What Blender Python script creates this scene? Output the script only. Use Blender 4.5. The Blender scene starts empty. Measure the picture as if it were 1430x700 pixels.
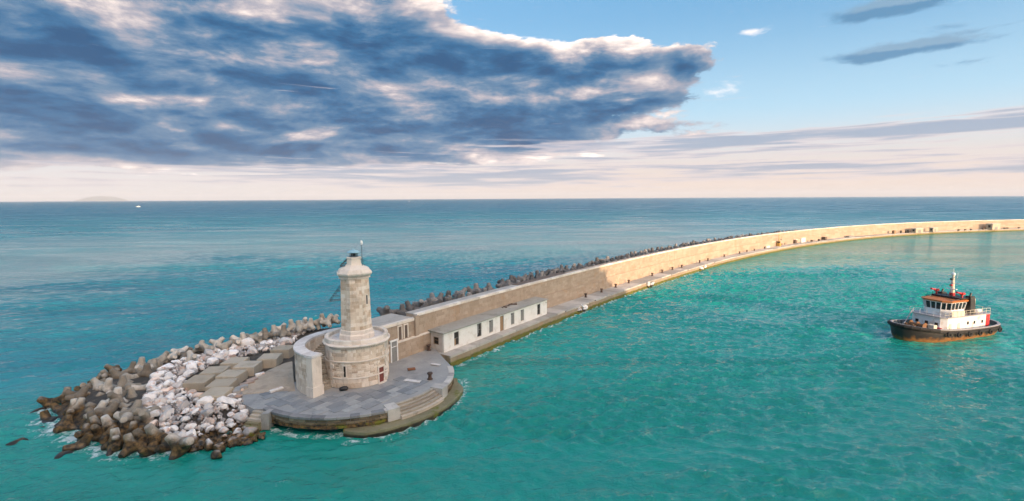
import bpy, bmesh, math, random
import numpy as np
from mathutils import Vector, Matrix, Euler, noise as mnoise

R = math.radians
PI = math.pi
rng = random.Random(7)
nrng = np.random.default_rng(7)
scene = bpy.context.scene
COL = scene.collection

# ------------------------------------------------------------------ camera
F, CAM_H, PCX, PCY, HOR = 690.0, 27.2, 715.0, 350.0, 277.2
ROLL = math.atan2(-8, 1430)
PITCH = math.atan2(PCY - HOR, F)
cam_data = bpy.data.cameras.new('camera')
cam = bpy.data.objects.new('camera', cam_data)
COL.objects.link(cam)
cam_data.sensor_fit = 'HORIZONTAL'
cam_data.sensor_width = 36.0
cam_data.lens = 36.0 * F / 1430.0
cam_data.clip_start = 0.3
cam_data.clip_end = 200000.0
cam.matrix_world = (Matrix.Translation((0, 0, CAM_H)) @ Matrix.Rotation(PI / 2 - PITCH, 4, 'X')
                    @ Matrix.Rotation(ROLL, 4, 'Z'))
scene.camera = cam

# ------------------------------------------------------------------ light and exposure
SUN_EL = R(8.5)
SUN_A = R(40)                      # the sun stands behind the viewer, 40 degrees round to the right
SUN_DIR = Vector((math.sin(SUN_A) * math.cos(SUN_EL), -math.cos(SUN_A) * math.cos(SUN_EL), math.sin(SUN_EL)))
sun_data = bpy.data.lights.new('sun', 'SUN')
sun_data.energy = 2.0
sun_data.angle = R(0.5)
sun_data.color = (1.0, 0.68, 0.43)
sun = bpy.data.objects.new('sun', sun_data)
COL.objects.link(sun)
sun.rotation_euler = SUN_DIR.to_track_quat('Z', 'Y').to_euler()
SKY_STRENGTH = 0.1
vs = scene.view_settings
vs.view_transform = 'Standard'
vs.look = 'None'
vs.gamma = 1.0
vs.use_curve_mapping = False
vs.exposure = 1.72
scene.cycles.use_denoising = True
scene.cycles.max_bounces = 4
scene.cycles.diffuse_bounces = 2
scene.cycles.glossy_bounces = 2
scene.cycles.caustics_reflective = False
scene.cycles.caustics_refractive = False
scene.cycles.volume_bounces = 0

# ------------------------------------------------------------------ pixel helpers (a pixel gives a direction; height gives distance)
_cr, _sr, _cp, _sp = math.cos(ROLL), math.sin(ROLL), math.cos(PITCH), math.sin(PITCH)
def ray(px, py):
    x, y = px - PCX, py - PCY
    xr = _cr * x + _sr * y
    yr = -_sr * x + _cr * y
    return (xr, F * _cp - yr * _sp, -F * _sp - yr * _cp)
def at(px, py, z=0.0):
    d = ray(px, py)
    t = (z - CAM_H) / d[2]
    return Vector((d[0] * t, d[1] * t, z))
def azel(px, py):
    d = ray(px, py)
    return math.atan2(d[0], d[1]), math.atan2(d[2], math.hypot(d[0], d[1]))

# ------------------------------------------------------------------ node helper
class NT:
    def __init__(self, tree):
        self.t = tree
        self.n = tree.nodes
        self.l = tree.links
    def node(self, typ, **kw):
        n = self.n.new(typ)
        for k, v in kw.items():
            setattr(n, k, v)
        return n
    def put(self, sock, v):
        if v is None:
            return
        if isinstance(v, bpy.types.NodeSocket):
            self.l.new(v, sock)
        elif isinstance(v, (tuple, list)) and len(v) == 3 and sock.type == 'RGBA':
            sock.default_value = (*v, 1)
        else:
            sock.default_value = v
    def m(self, op, a, b=None, c=None, clamp=False):
        n = self.node('ShaderNodeMath', operation=op, use_clamp=clamp)
        self.put(n.inputs[0], a); self.put(n.inputs[1], b); self.put(n.inputs[2], c)
        return n.outputs[0]
    def v(self, op, a, b=None, scale=None):
        n = self.node('ShaderNodeVectorMath', operation=op)
        self.put(n.inputs[0], a); self.put(n.inputs[1], b)
        if scale is not None:
            self.put(n.inputs['Scale'], scale)
        return n.outputs['Value'] if op in ('DOT_PRODUCT', 'LENGTH') else n.outputs[0]
    def xyz(self, x, y, z):
        n = self.node('ShaderNodeCombineXYZ')
        self.put(n.inputs[0], x); self.put(n.inputs[1], y); self.put(n.inputs[2], z)
        return n.outputs[0]
    def sep(self, v):
        n = self.node('ShaderNodeSeparateXYZ')
        self.put(n.inputs[0], v)
        return n.outputs
    def mix(self, f, a, b, mode='MIX'):
        n = self.node('ShaderNodeMix', data_type='RGBA', blend_type=mode)
        n.clamp_factor = True
        self.put(n.inputs['Factor'], f); self.put(n.inputs[6], a); self.put(n.inputs[7], b)
        return n.outputs[2]
    def noise(self, vec, scale, detail=4, rough=0.55, dist=0.0, color=False, lac=2.0):
        n = self.node('ShaderNodeTexNoise')
        self.put(n.inputs['Vector'], vec); n.inputs['Scale'].default_value = scale
        n.inputs['Detail'].default_value = detail; n.inputs['Roughness'].default_value = rough
        n.inputs['Distortion'].default_value = dist; n.inputs['Lacunarity'].default_value = lac
        return n.outputs[1 if color else 0]
    def ss(self, x, a, b, lo=0.0, hi=1.0):
        n = self.node('ShaderNodeMapRange', interpolation_type='SMOOTHSTEP')
        self.put(n.inputs[0], x)
        for i, q in enumerate((a, b, lo, hi)):
            self.put(n.inputs[i + 1], q)
        return n.outputs[0]
    def ramp(self, f, stops):
        n = self.node('ShaderNodeValToRGB')
        e = n.color_ramp.elements
        while len(e) < len(stops):
            e.new(0.5)
        for i, (p, c) in enumerate(stops):
            e[i].position = p
            e[i].color = (*c, 1)
        self.put(n.inputs[0], f)
        return n.outputs[0]

# ------------------------------------------------------------------ sky
world = bpy.data.worlds.new('World')
scene.world = world
world.use_nodes = True
W = NT(world.node_tree)
for n in list(W.n):
    W.n.remove(n)
w_out = W.node('ShaderNodeOutputWorld')
w_bg = W.node('ShaderNodeBackground')
w_bg.inputs['Strength'].default_value = SKY_STRENGTH
W.l.new(w_bg.outputs[0], w_out.inputs[0])
def build_sky():
    sky = W.node('ShaderNodeTexSky', sky_type='NISHITA')
    sky.sun_disc = False
    sky.sun_elevation = SUN_EL
    sky.sun_rotation = PI - SUN_A
    sky.altitude = 10
    sky.air_density = 1.0
    sky.dust_density = 0.6
    sky.ozone_density = 1.5
    tc = W.node('ShaderNodeTexCoord')
    d = W.v('NORMALIZE', tc.outputs['Generated'])
    x, y, z0 = W.sep(d)
    z = W.m('MAXIMUM', z0, 0.0)
    az = W.m('ARCTAN2', x, y)
    el = W.m('ARCSINE', z)
    uv = W.xyz(az, el, 0.0)
    K = 0.60 / SKY_STRENGTH
    def kc(r, g, b): return (K * r, K * g, K * b)
    # clear air: blue above, paler below, a cream veil of thin cloud at the horizon
    blue = W.mix(0.65, W.v('SCALE', sky.outputs[0], scale=SKY_GAIN * 0.62), kc(0.080, 0.245, 0.43))
    base = W.mix(W.ss(el, 0.05, 0.36), kc(0.29, 0.42, 0.50), blue)
    base = W.mix(W.ss(el, 0.01, 0.17, 1.0, 0.0), base, W.mix(W.ss(az, -0.75, 0.35), kc(0.43, 0.40, 0.395), kc(0.47, 0.37, 0.315)))
    # towards the sun, out of view, the air glows, brightened to fill the shade
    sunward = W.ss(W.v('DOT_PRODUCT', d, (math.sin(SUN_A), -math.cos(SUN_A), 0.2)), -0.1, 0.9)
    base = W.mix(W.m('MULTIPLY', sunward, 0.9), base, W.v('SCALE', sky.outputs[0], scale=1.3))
    # cloud coordinates on a sheet overhead
    zz = W.m('ADD', z, 0.13)
    P = W.xyz(W.m('DIVIDE', x, zz), W.m('DIVIDE', y, zz), 0.0)
    warp = W.v('MULTIPLY', W.v('SUBTRACT', W.noise(W.v('MULTIPLY', uv, (10.0, 16.0, 1.0)), 1.0, 6, 0.62, 0.0, True), (0.5, 0.5, 0.5)), (0.10, 0.055, 0.0))
    uvw = W.v('ADD', uv, warp)
    def blobs(lst, light=False, uv=uv):
        tot = grad = None
        for (px, py, sx, sy, amp) in lst:
            a, e = azel(px, py)
            kx, ky = F / sx * 1.05, F / sy * 1.05
            n = W.node('ShaderNodeVectorMath', operation='MULTIPLY_ADD')
            W.put(n.inputs[0], uv); n.inputs[1].default_value = (kx, ky, 0); n.inputs[2].default_value = (-a * kx, -e * ky, 0)
            q = n.outputs[0]
            g = W.m('EXPONENT', W.m('MULTIPLY_ADD', W.v('DOT_PRODUCT', q, q), -1.0, math.log(abs(amp))))
            if amp < 0: g = W.m('MULTIPLY', g, -1.0)
            tot = g if tot is None else W.m('ADD', tot, g)
            if light and amp > 0:
                grad = W.m('MULTIPLY_ADD', g, W.v('DOT_PRODUCT', q, (0.35, 1.0, 0.0)), 0.0 if grad is None else grad)
        return (tot, grad) if light else tot
    bank = blobs([(240, 120, 540, 92, .78), (230, 205, 480, 28, .30), (540, 195, 300, 34, .40), (-700, 120, 700, 150, .85), (60, 10, 400, 90, .46), (640, 135, 160, 42, .34),
                  (30, 60, 80, 22, -.30), (420, 84, 80, 16, -.30), (40, 120, 90, 22, -.28), (770, 16, 150, 30, -.55), (720, 118, 60, 10, -.26), (820, 160, 60, 6, -.3), (1150, 100, 110, 80, -.32)])
    heads, hg = blobs([(735, 84, 34, 20, .60), (668, 84, 44, 26, .66), (585, 62, 60, 30, .60), (510, 40, 50, 26, .4), (845, 74, 50, 24, .95), (893, 76, 28, 18, .5), (790, 98, 50, 24, .6), (960, 86, 34, 22, 1.0),
                       (780, 138, 140, 26, .72), (885, 138, 70, 16, .55), (720, 175, 130, 16, .35), (150, 40, 130, 26, .5), (340, 35, 90, 22, .42),
                       (530, 2, 120, 16, .45), (250, 100, 130, 24, .3), (430, 150, 150, 24, .34), (150, 160, 130, 20, .26)], True, uvw)
    over = W.m('SUBTRACT', W.m('MAXIMUM', W.m('MULTIPLY', W.ss(el, 0.48, 0.75), 0.30), W.m('MULTIPLY', sunward, 0.42)), W.ss(el, 0.02, 0.115, 0.75, 0.0))          # the broken deck goes on overhead, with cover added sunward for fill
    n1 = W.noise(P, 0.95, 7, 0.64, 0.3)
    n1b = W.noise(W.v('ADD', P, (0.14, -0.24, 0.0)), 0.95, 4, 0.55, 0.3)
    st_ = W.v('MULTIPLY', uv, (4.2, 13.0, 1.0))
    n2 = W.noise(W.v('ADD', st_, (7.3, 2.1, 0)), 1.25, 8, 0.67, 0.25)
    n2b = W.noise(W.v('ADD', st_, (7.40, 2.40, 0)), 1.25, 4, 0.56, 0.25)
    f = W.m('ADD', W.m('ADD', W.m('ADD', bank, heads), over), W.m('MULTIPLY', W.m('SUBTRACT', n1, 0.5), 1.25))
    f = W.m('ADD', f, W.m('MULTIPLY', W.m('SUBTRACT', n2, 0.5), W.m('MULTIPLY_ADD', heads, 0.4, 1.15)))
    dens = W.ss(f, 0.33, 0.47)
    thick = W.ss(f, 0.30, 1.05)
    relief = W.m('ADD', W.m('MULTIPLY', W.m('SUBTRACT', n1, n1b), 2.0), W.m('MULTIPLY', W.m('SUBTRACT', n2, n2b), 3.2))
    lum = W.m('ADD', W.m('SUBTRACT', 0.66, W.m('MULTIPLY', thick, 0.52)), relief)
    lum = W.m('ADD', lum, W.m('MULTIPLY', hg, 1.3))
    ccol = W.ramp(W.m('ADD', W.m('MULTIPLY', lum, 0.57), 0.235, clamp=True),
                  [(0.0, (0.006, 0.050, 0.125)), (0.2, (0.016, 0.084, 0.180)), (0.42, (0.080, 0.142, 0.222)),
                   (0.62, (0.25, 0.24, 0.275)), (0.80, (0.50, 0.43, 0.405)), (1.0, (0.76, 0.69, 0.63))])
    # unseen clouds on the sun's side, brightened and warmed to fill the shade
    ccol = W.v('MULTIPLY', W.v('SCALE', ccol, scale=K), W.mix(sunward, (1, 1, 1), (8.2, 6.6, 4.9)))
    col = W.mix(dens, base, ccol)
    # low streaks of stratus
    st = blobs([(1150, 188, 300, 9, .62), (1350, 176, 110, 7, .66), (900, 208, 240, 20, .60), (640, 238, 330, 14, .5), (1090, 233, 140, 6, .5), (1380, 238, 110, 7, .5),
                (1050, 246, 120, 5, .35), (1300, 155, 60, 5, .4), (1420, 153, 36, 4, .6), (120, 252, 360, 9, .5), (700, 254, 240, 13, .72), (300, 236, 260, 8, .45), (1900, 190, 420, 26, .6)])
    ns = W.noise(W.v('MULTIPLY', uv, (6.0, 150.0, 1.0)), 1.0, 5, 0.6, 0.5)
    fs = W.m('ADD', W.m('MULTIPLY', st, 1.0), W.m('MULTIPLY', W.m('SUBTRACT', ns, 0.5), 2.2))
    ds = W.m('MULTIPLY', W.ss(fs, 0.32, 0.70), 0.85)
    col = W.mix(ds, col, W.mix(W.ss(fs, 0.4, 1.0), kc(0.46, 0.39, 0.385), kc(0.17, 0.215, 0.29)))
    # small lens clouds on the right
    sm, sg = blobs([(1272, 68, 66, 8, 1.0), (1228, 77, 38, 7, .8), (1225, 16, 44, 9, .9), (1275, 2, 55, 10, .9), (1312, 40, 26, 4, .55), (1380, 38, 36, 3, .4), (1347, 88, 26, 4, .45),
                (1047, 42, 18, 5, .7), (1010, 127, 24, 9, .62)], True, W.v('ADD', uv, W.v('SCALE', warp, scale=0.5)))
    nm = W.noise(W.v('MULTIPLY', uv, (16.0, 60.0, 1.0)), 1.0, 6, 0.64, 0.3)
    fm = W.m('ADD', sm, W.m('MULTIPLY', W.m('SUBTRACT', nm, 0.5), 1.7))
    dm = W.m('MULTIPLY', W.m('MULTIPLY', W.ss(fm, 0.25, 0.9), W.ss(sm, 0.03, 0.15)), 0.88)
    right = W.ss(az, azel(1100, 60)[0], azel(1150, 60)[0])
    mcol = W.mix(right, kc(0.66, 0.60, 0.58), W.mix(W.ss(sg, -0.1, 0.3), kc(0.055, 0.145, 0.25), kc(0.13, 0.215, 0.30)))
    col = W.mix(dm, col, mcol)
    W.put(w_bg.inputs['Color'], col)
SKY_GAIN = 1.2
build_sky()
world.cycles.sampling_method = 'MANUAL'
world.cycles.sample_map_resolution = 512

# ------------------------------------------------------------------ object helpers
def tag(o, label=None, cat=None, group=None, kind=None):
    if label: o['label'] = label
    if cat: o['category'] = cat
    if group: o['group'] = group
    if kind: o['kind'] = kind
    return o
def thing(name, label, cat, loc=(0, 0, 0), rz=0.0, group=None):
    o = bpy.data.objects.new(name, None)
    o.empty_display_size = 0.5
    COL.objects.link(o)
    o.location = loc
    o.rotation_euler = (0, 0, rz)
    return tag(o, label, cat, group)
def link(name, me, parent=None):
    o = bpy.data.objects.new(name, me)
    COL.objects.link(o)
    if parent is not None:
        o.parent = parent
    return o
def copy_tree(o, parent=None):
    c = o.copy()
    COL.objects.link(c)
    c.parent = parent
    for ch in o.children:
        copy_tree(ch, c)
    return c

class MB:
    """collects faces, builds ONE mesh"""
    def __init__(self):
        self.v, self.f, self.r, self.cur = [], [], [], 0.5
    def add(self, vs, fs, rnd=None):
        b = len(self.v)
        self.v.extend([tuple(p) for p in vs])
        self.f.extend([tuple(b + i for i in f) for f in fs])
        self.r.extend([self.cur if rnd is None else rnd] * len(fs))
        return self
    def box(self, x0, x1, y0, y1, z0, z1, ch=0.0, rnd=None):
        if ch <= 0:
            vs = [(x, y, z) for z in (z0, z1) for y in (y0, y1) for x in (x0, x1)]
            return self.add(vs, [(0, 2, 3, 1), (4, 5, 7, 6), (0, 1, 5, 4), (2, 6, 7, 3), (0, 4, 6, 2), (1, 3, 7, 5)], rnd)
        c = ch
        def ring(o, z):
            return [(x0 + o, y0 + o, z), (x1 - o, y0 + o, z), (x1 - o, y1 - o, z), (x0 + o, y1 - o, z)]
        return self.loft([ring(c, z0), ring(0, z0 + c), ring(0, z1 - c), ring(c, z1)], rnd=rnd)
    def obox(self, c, ax, ay, hx, hy, z0, z1, rnd=None):
        c, ax, ay = Vector((c[0], c[1], 0)), Vector((ax[0], ax[1], 0)), Vector((ay[0], ay[1], 0))
        vs = [c + ax * sx * hx + ay * sy * hy + Vector((0, 0, z)) for z in (z0, z1) for sy in (-1, 1) for sx in (-1, 1)]
        return self.add(vs, [(0, 2, 3, 1), (4, 5, 7, 6), (0, 1, 5, 4), (2, 6, 7, 3), (0, 4, 6, 2), (1, 3, 7, 5)], rnd)
    def loft(self, rings, closed=True, cap0=True, cap1=True, rnd=None):
        n = len(rings[0])
        vs = [p for r in rings for p in r]
        fs = []
        for i in range(len(rings) - 1):
            for j in range(n if closed else n - 1):
                k = (j + 1) % n
                fs.append((i * n + j, i * n + k, (i + 1) * n + k, (i + 1) * n + j))
        if closed and cap0: fs.append(tuple(range(n - 1, -1, -1)))
        if closed and cap1: fs.append(tuple((len(rings) - 1) * n + j for j in range(n)))
        return self.add(vs, fs, rnd)
    def tube(self, p0, p1, r, r2=None, n=8, rnd=None):
        p0, p1 = Vector(p0), Vector(p1)
        d = (p1 - p0).normalized()
        u = d.orthogonal().normalized()
        w = d.cross(u)
        r2 = r if r2 is None else r2
        return self.loft([[p + (u * math.cos(2 * PI * k / n) + w * math.sin(2 * PI * k / n)) * q for k in range(n)]
                          for p, q in ((p0, r), (p1, r2))], rnd=rnd)
    def path(self, pts, r, n=6):
        for a, b in zip(pts[:-1], pts[1:]):
            self.tube(a, b, r, n=n)
        return self
    def lathe(self, prof, c=(0, 0), n=48, a0=0.0, a1=2 * PI, rnd=None, rot=0.0):
        """closed profile [(r, z)...] swept about the vertical axis through c"""
        full = abs(a1 - a0 - 2 * PI) < 1e-6
        m = n if full else n + 1
        rings = []
        for k in range(m):
            a = rot + a0 + (a1 - a0) * k / n
            rings.append([(c[0] + r * math.cos(a), c[1] + r * math.sin(a), z) for r, z in prof])
        if full:
            rings.append(rings[0])
        return self.loft(rings, cap0=not full, cap1=not full, rnd=rnd)
    def build(self, name, mat, parent=None, smooth=False, loc=None):
        me = bpy.data.meshes.new(name)
        me.from_pydata(self.v, [], self.f)
        at_ = me.attributes.new('rnd', 'FLOAT', 'FACE')
        at_.data.foreach_set('value', np.array(self.r, dtype=np.float32))
        bm = bmesh.new(); bm.from_mesh(me)
        bmesh.ops.remove_doubles(bm, verts=bm.verts, dist=1e-5)
        bmesh.ops.recalc_face_normals(bm, faces=bm.faces)
        bm.to_mesh(me); bm.free()
        if smooth:
            me.shade_smooth()
            me.set_sharp_from_angle(angle=R(38))
        me.materials.append(mat)
        o = link(name, me, parent)
        if loc is not None: o.location = loc
        return o

def ashlar(mb, surf, ulen, z0, z1, ch, sw, relief, joint=0.018, r=rng, jitter=0.35, wrap=False):
    """courses of stones over surf(u, z, d): every stone its own proud, chamfered face"""
    nz = max(1, round((z1 - z0) / ch))
    h = (z1 - z0) / nz
    for k in range(nz):
        za, zb = z0 + k * h, z0 + (k + 1) * h
        u = 0.0 if k % 2 == 0 else -sw * 0.5
        while u < ulen - 1e-6:
            w = sw * (1 + r.uniform(-jitter, jitter))
            ua, ub = max(0.0, u), min(ulen, u + w)
            if ulen - ub < sw * 0.3: ub = ulen
            u = ub if ub >= ulen else u + w
            if ub - ua < 0.05: continue
            d = relief * r.uniform(0.35, 1.0)
            j, c = joint, joint + 0.02
            p = [surf(a, b, 0.0) for a, b in ((ua + j, za + j), (ub - j, za + j), (ub - j, zb - j), (ua + j, zb - j))]
            q = [surf(a, b, d) for a, b in ((ua + c, za + c), (ub - c, za + c), (ub - c, zb - c), (ua + c, zb - c))]
            mb.add(p + q, [(4, 5, 6, 7), (0, 1, 5, 4), (1, 2, 6, 5), (2, 3, 7, 6), (3, 0, 4, 7)], r.random())

# ------------------------------------------------------------------ materials
def new_mat(name):
    m = bpy.data.materials.new(name)
    m.use_nodes = True
    t = NT(m.node_tree)
    b = m.node_tree.nodes['Principled BSDF']
    return m, t, b
def simple(name, col, rough=0.6, metal=0.0, var=0.12, scale=3.0, bump=0.0, dirt=None, dirt_amt=0.5, emis=None):
    m, t, b = new_mat(name)
    tc = t.node('ShaderNodeTexCoord').outputs['Object']
    n = t.noise(tc, scale, 6, 0.6)
    c = t.mix(n, tuple(x * (1 - var * 2) for x in col), tuple(min(1, x * (1 + var * 1.6)) for x in col))
    if dirt:
        n2 = t.noise(t.v('ADD', tc, (3.1, 8.7, 1.3)), scale * 0.8, 8, 0.7)
        c = t.mix(t.m('MULTIPLY', t.ss(n2, 0.5, 0.68), dirt_amt), c, dirt)
    t.put(b.inputs['Base Color'], c)
    b.inputs['Roughness'].default_value = rough
    b.inputs['Metallic'].default_value = metal
    if bump:
        bn = t.node('ShaderNodeBump'); bn.inputs['Strength'].default_value = bump; bn.inputs['Distance'].default_value = 0.05
        t.put(bn.inputs['Height'], t.noise(tc, scale * 5, 6, 0.65)); t.put(b.inputs['Normal'], bn.outputs[0])
    return m
def stone(name, lo, mid, hi, use='attr', scale=0.8, bump=0.5, stain=(0.25, 0.2, 0.15), stain_amt=0.45, rust=0.0, rust_col=(0.42, 0.23, 0.11),
          algae=None, moss=None, rough=0.9, dist=0.04, contrast=1.0, streak=0.35, tint=None):
    """weathered stone; algae/moss = (height, softness) of the tidal growth above the sea"""
    m, t, b = new_mat(name)
    geo = t.node('ShaderNodeNewGeometry')
    pos = geo.outputs['Position']
    if use == 'attr':
        a = t.node('ShaderNodeAttribute'); a.attribute_name = 'rnd'
        r = a.outputs['Fac']
        vec = pos
    else:
        oi = t.node('ShaderNodeObjectInfo')
        r = oi.outputs['Random']
        vec = t.v('ADD', pos, t.v('SCALE', (17.0, 9.0, 5.0), scale=r))
    n = t.noise(vec, scale, 8, 0.62)
    nf = t.noise(vec, scale * 9, 5, 0.65)
    f = t.m('ADD', t.m('MULTIPLY', r, 0.62 * contrast), t.m('ADD', t.m('MULTIPLY', n, 0.62), t.m('MULTIPLY', t.m('SUBTRACT', nf, 0.5), 0.35)))
    f = t.m('SUBTRACT', f, 0.31 * contrast - 0.19)
    c = t.ramp(f, [(0.15, lo), (0.5, mid), (0.85, hi)])
    # runs and blotches of dirt
    if tint:
        h = t.m('FRACT', t.m('MULTIPLY', r, 7.13))
        for lo_, hi_, tc_ in tint:
            c = t.mix(t.m('MULTIPLY', t.m('GREATER_THAN', h, lo_), t.m('LESS_THAN', h, hi_)), c, t.mix(0.75, c, tc_, 'MULTIPLY'))
    sv = t.v('MULTIPLY', vec, (1.0, 1.0, streak))
    n3 = t.noise(t.v('ADD', sv, (31.0, 7.0, 3.0)), scale * 0.9, 9, 0.7)
    c = t.mix(t.m('MULTIPLY', t.ss(n3, 0.50, 0.66), stain_amt), c, stain)
    if rust:
        n4 = t.noise(t.v('ADD', vec, (5.0, 17.0, 23.0)), scale * 1.3, 6, 0.6)
        c = t.mix(t.m('MULTIPLY', t.ss(n4, 0.55, 0.66), rust), c, rust_col)
    z = t.sep(pos)[2]
    if algae:
        w = t.noise(t.v('ADD', pos, (2.0, 3.0, 9.0)), 1.1, 5, 0.6)
        zz = t.m('ADD', z, t.m('MULTIPLY', t.m('SUBTRACT', 0.5, w), algae[1] * 2.2))
        ac = t.mix(t.ss(t.noise(pos, 1.9, 6, 0.65), 0.35, 0.7), (0.018, 0.015, 0.010), (0.20, 0.118, 0.042))
        c = t.mix(t.ss(zz, algae[0] - algae[1] * 0.6, algae[0] + algae[1] * 0.6, 1.0, 0.0), c, ac)
        c = t.mix(t.ss(z, 0.05, 0.42, 0.85, 0.0), c, (0.012, 0.012, 0.010))
    if moss:
        w = t.noise(t.v('ADD', pos, (12.0, 3.0, 1.0)), 0.55, 6, 0.65)
        k = t.m('MULTIPLY', t.ss(z, moss[0], moss[0] + moss[1], 1.0, 0.0), t.ss(w, moss[2], moss[2] + 0.1))
        mc = t.mix(t.noise(pos, 3.0, 5, 0.6), (0.055, 0.085, 0.010), (0.22, 0.20, 0.020))
        c = t.mix(k, c, mc)
    t.put(b.inputs['Base Color'], c)
    if algae:
        t.put(b.inputs['Roughness'], t.ss(z, 0.1, 1.0, 0.35, rough))
    else:
        b.inputs['Roughness'].default_value = rough
    bn = t.node('ShaderNodeBump'); bn.inputs['Strength'].default_value = bump; bn.inputs['Distance'].default_value = dist
    t.put(bn.inputs['Height'], t.m('ADD', t.noise(vec, scale * 5, 8, 0.65), t.m('MULTIPLY', nf, 0.5)))
    t.put(b.inputs['Normal'], bn.outputs[0])
    return m

M = {}
M['limestone'] = stone('limestone', (0.48, 0.365, 0.27), (0.70, 0.59, 0.475), (0.82, 0.74, 0.65), rust=0.45, rust_col=(0.46, 0.28, 0.16), stain_amt=0.5, stain=(0.26, 0.20, 0.15))
M['trim_stone'] = stone('trim_stone', (0.58, 0.50, 0.42), (0.73, 0.65, 0.565), (0.82, 0.76, 0.69), stain_amt=0.35, stain=(0.3, 0.24, 0.18))
M['wall_stone'] = stone('wall_stone', (0.30, 0.23, 0.17), (0.385, 0.30, 0.225), (0.47, 0.375, 0.29), scale=0.35, streak=0.10, stain_amt=0.55, stain=(0.30, 0.23, 0.16), rust=0.3, contrast=0.6)
M['white_top'] = stone('white_top', (0.45, 0.42, 0.40), (0.66, 0.63, 0.61), (0.80, 0.78, 0.77), scale=1.2, stain_amt=0.5, stain=(0.34, 0.27, 0.22))
M['quay_top'] = stone('quay_top', (0.30, 0.28, 0.25), (0.42, 0.39, 0.35), (0.55, 0.51, 0.46), scale=0.5, stain_amt=0.4, stain=(0.2, 0.19, 0.17))
M['quay_side'] = stone('quay_side', (0.16, 0.12, 0.08), (0.30, 0.235, 0.16), (0.46, 0.38, 0.28), scale=0.6, algae=(0.55, 0.3), moss=(0.45, 0.4, 0.42), rust=0.5, stain_amt=0.6)
M['paving'] = stone('paving', (0.17, 0.18, 0.19), (0.265, 0.275, 0.28), (0.46, 0.45, 0.43), use='obj', contrast=0.75, scale=0.6, stain_amt=0.4, stain=(0.14, 0.15, 0.17), bump=0.25, rough=0.55)
M['screed'] = stone('screed', (0.20, 0.20, 0.20), (0.32, 0.315, 0.305), (0.48, 0.46, 0.43), scale=0.3, stain_amt=0.5, stain=(0.17, 0.175, 0.18), bump=0.3, rough=0.6)
M['platform_side'] = stone('platform_side', (0.10, 0.075, 0.045), (0.20, 0.155, 0.10), (0.36, 0.29, 0.20), scale=0.8, algae=(1.25, 0.3), moss=(1.0, 0.3, 0.50), stain_amt=0.6)
M['ledge'] = stone('ledge', (0.14, 0.12, 0.07), (0.23, 0.205, 0.12), (0.36, 0.32, 0.22), scale=0.5, algae=(0.30, 0.15), moss=(0.9, 0.4, 0.52), stain=(0.13, 0.12, 0.06))
M['coping'] = stone('coping', (0.30, 0.29, 0.28), (0.46, 0.44, 0.41), (0.62, 0.58, 0.53), use='obj', scale=0.8, stain_amt=0.4, stain=(0.2, 0.18, 0.15))
M['concrete'] = stone('concrete', (0.37, 0.315, 0.24), (0.46, 0.395, 0.305), (0.55, 0.48, 0.385), use='obj', scale=0.5, stain_amt=0.4, stain=(0.27, 0.23, 0.17), bump=0.3)
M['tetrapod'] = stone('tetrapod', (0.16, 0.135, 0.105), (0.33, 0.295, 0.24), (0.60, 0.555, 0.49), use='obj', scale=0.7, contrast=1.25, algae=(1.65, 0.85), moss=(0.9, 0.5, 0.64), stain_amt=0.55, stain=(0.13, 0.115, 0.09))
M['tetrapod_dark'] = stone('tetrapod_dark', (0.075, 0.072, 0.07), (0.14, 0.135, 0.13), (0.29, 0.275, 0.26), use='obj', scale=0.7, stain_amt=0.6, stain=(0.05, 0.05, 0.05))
M['rock'] = stone('rock', (0.42, 0.395, 0.38), (0.78, 0.745, 0.71), (0.90, 0.88, 0.86), use='obj', scale=0.9, algae=(0.75, 0.35), moss=(0.7, 0.4, 0.6), rust=0.7, rust_col=(0.55, 0.29, 0.19), tint=[(0.0, 0.10, (0.92, 0.72, 0.60)), (0.10, 0.22, (0.72, 0.71, 0.70)), (0.28, 0.33, (0.66, 0.48, 0.38))], stain_amt=0.35, stain=(0.28, 0.27, 0.28), contrast=1.3)
M['rock_small'] = stone('rock_small', (0.26, 0.25, 0.25), (0.50, 0.475, 0.46), (0.76, 0.73, 0.72), use='attr', scale=0.9, algae=(0.7, 0.35), moss=(0.7, 0.4, 0.62), rust=0.5, rust_col=(0.42, 0.24, 0.16), tint=[(0.0, 0.10, (0.92, 0.72, 0.60)), (0.10, 0.22, (0.72, 0.71, 0.70)), (0.28, 0.33, (0.66, 0.48, 0.38))], stain_amt=0.4, contrast=1.3)
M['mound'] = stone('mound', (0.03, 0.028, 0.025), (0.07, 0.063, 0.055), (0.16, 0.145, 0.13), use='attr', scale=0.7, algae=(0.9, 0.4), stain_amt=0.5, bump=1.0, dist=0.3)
M['dirt'] = stone('dirt', (0.30, 0.235, 0.17), (0.45, 0.37, 0.285), (0.60, 0.52, 0.42), scale=0.5, stain_amt=0.5, stain=(0.24, 0.21, 0.18), bump=0.8, dist=0.1)
M['plaster'] = simple('plaster', (0.78, 0.76, 0.72), 0.8, var=0.05, scale=0.9, bump=0.2, dirt=(0.52, 0.46, 0.38), dirt_amt=0.5)
M['roof_felt'] = stone('roof_felt', (0.24, 0.23, 0.20), (0.34, 0.325, 0.285), (0.45, 0.425, 0.375), scale=0.35, stain_amt=0.5, stain=(0.16, 0.15, 0.13))
M['dark_void'] = simple('dark_void', (0.025, 0.022, 0.02), 0.8)
M['glass_dark'] = simple('glass_dark', (0.02, 0.026, 0.03), 0.08)
M['board'] = simple('board', (0.33, 0.21, 0.12), 0.8, scale=5, bump=0.3, dirt=(0.12, 0.09, 0.07))
M['grey_board'] = simple('grey_board', (0.24, 0.24, 0.23), 0.7, scale=4, dirt=(0.10, 0.09, 0.08))
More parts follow.
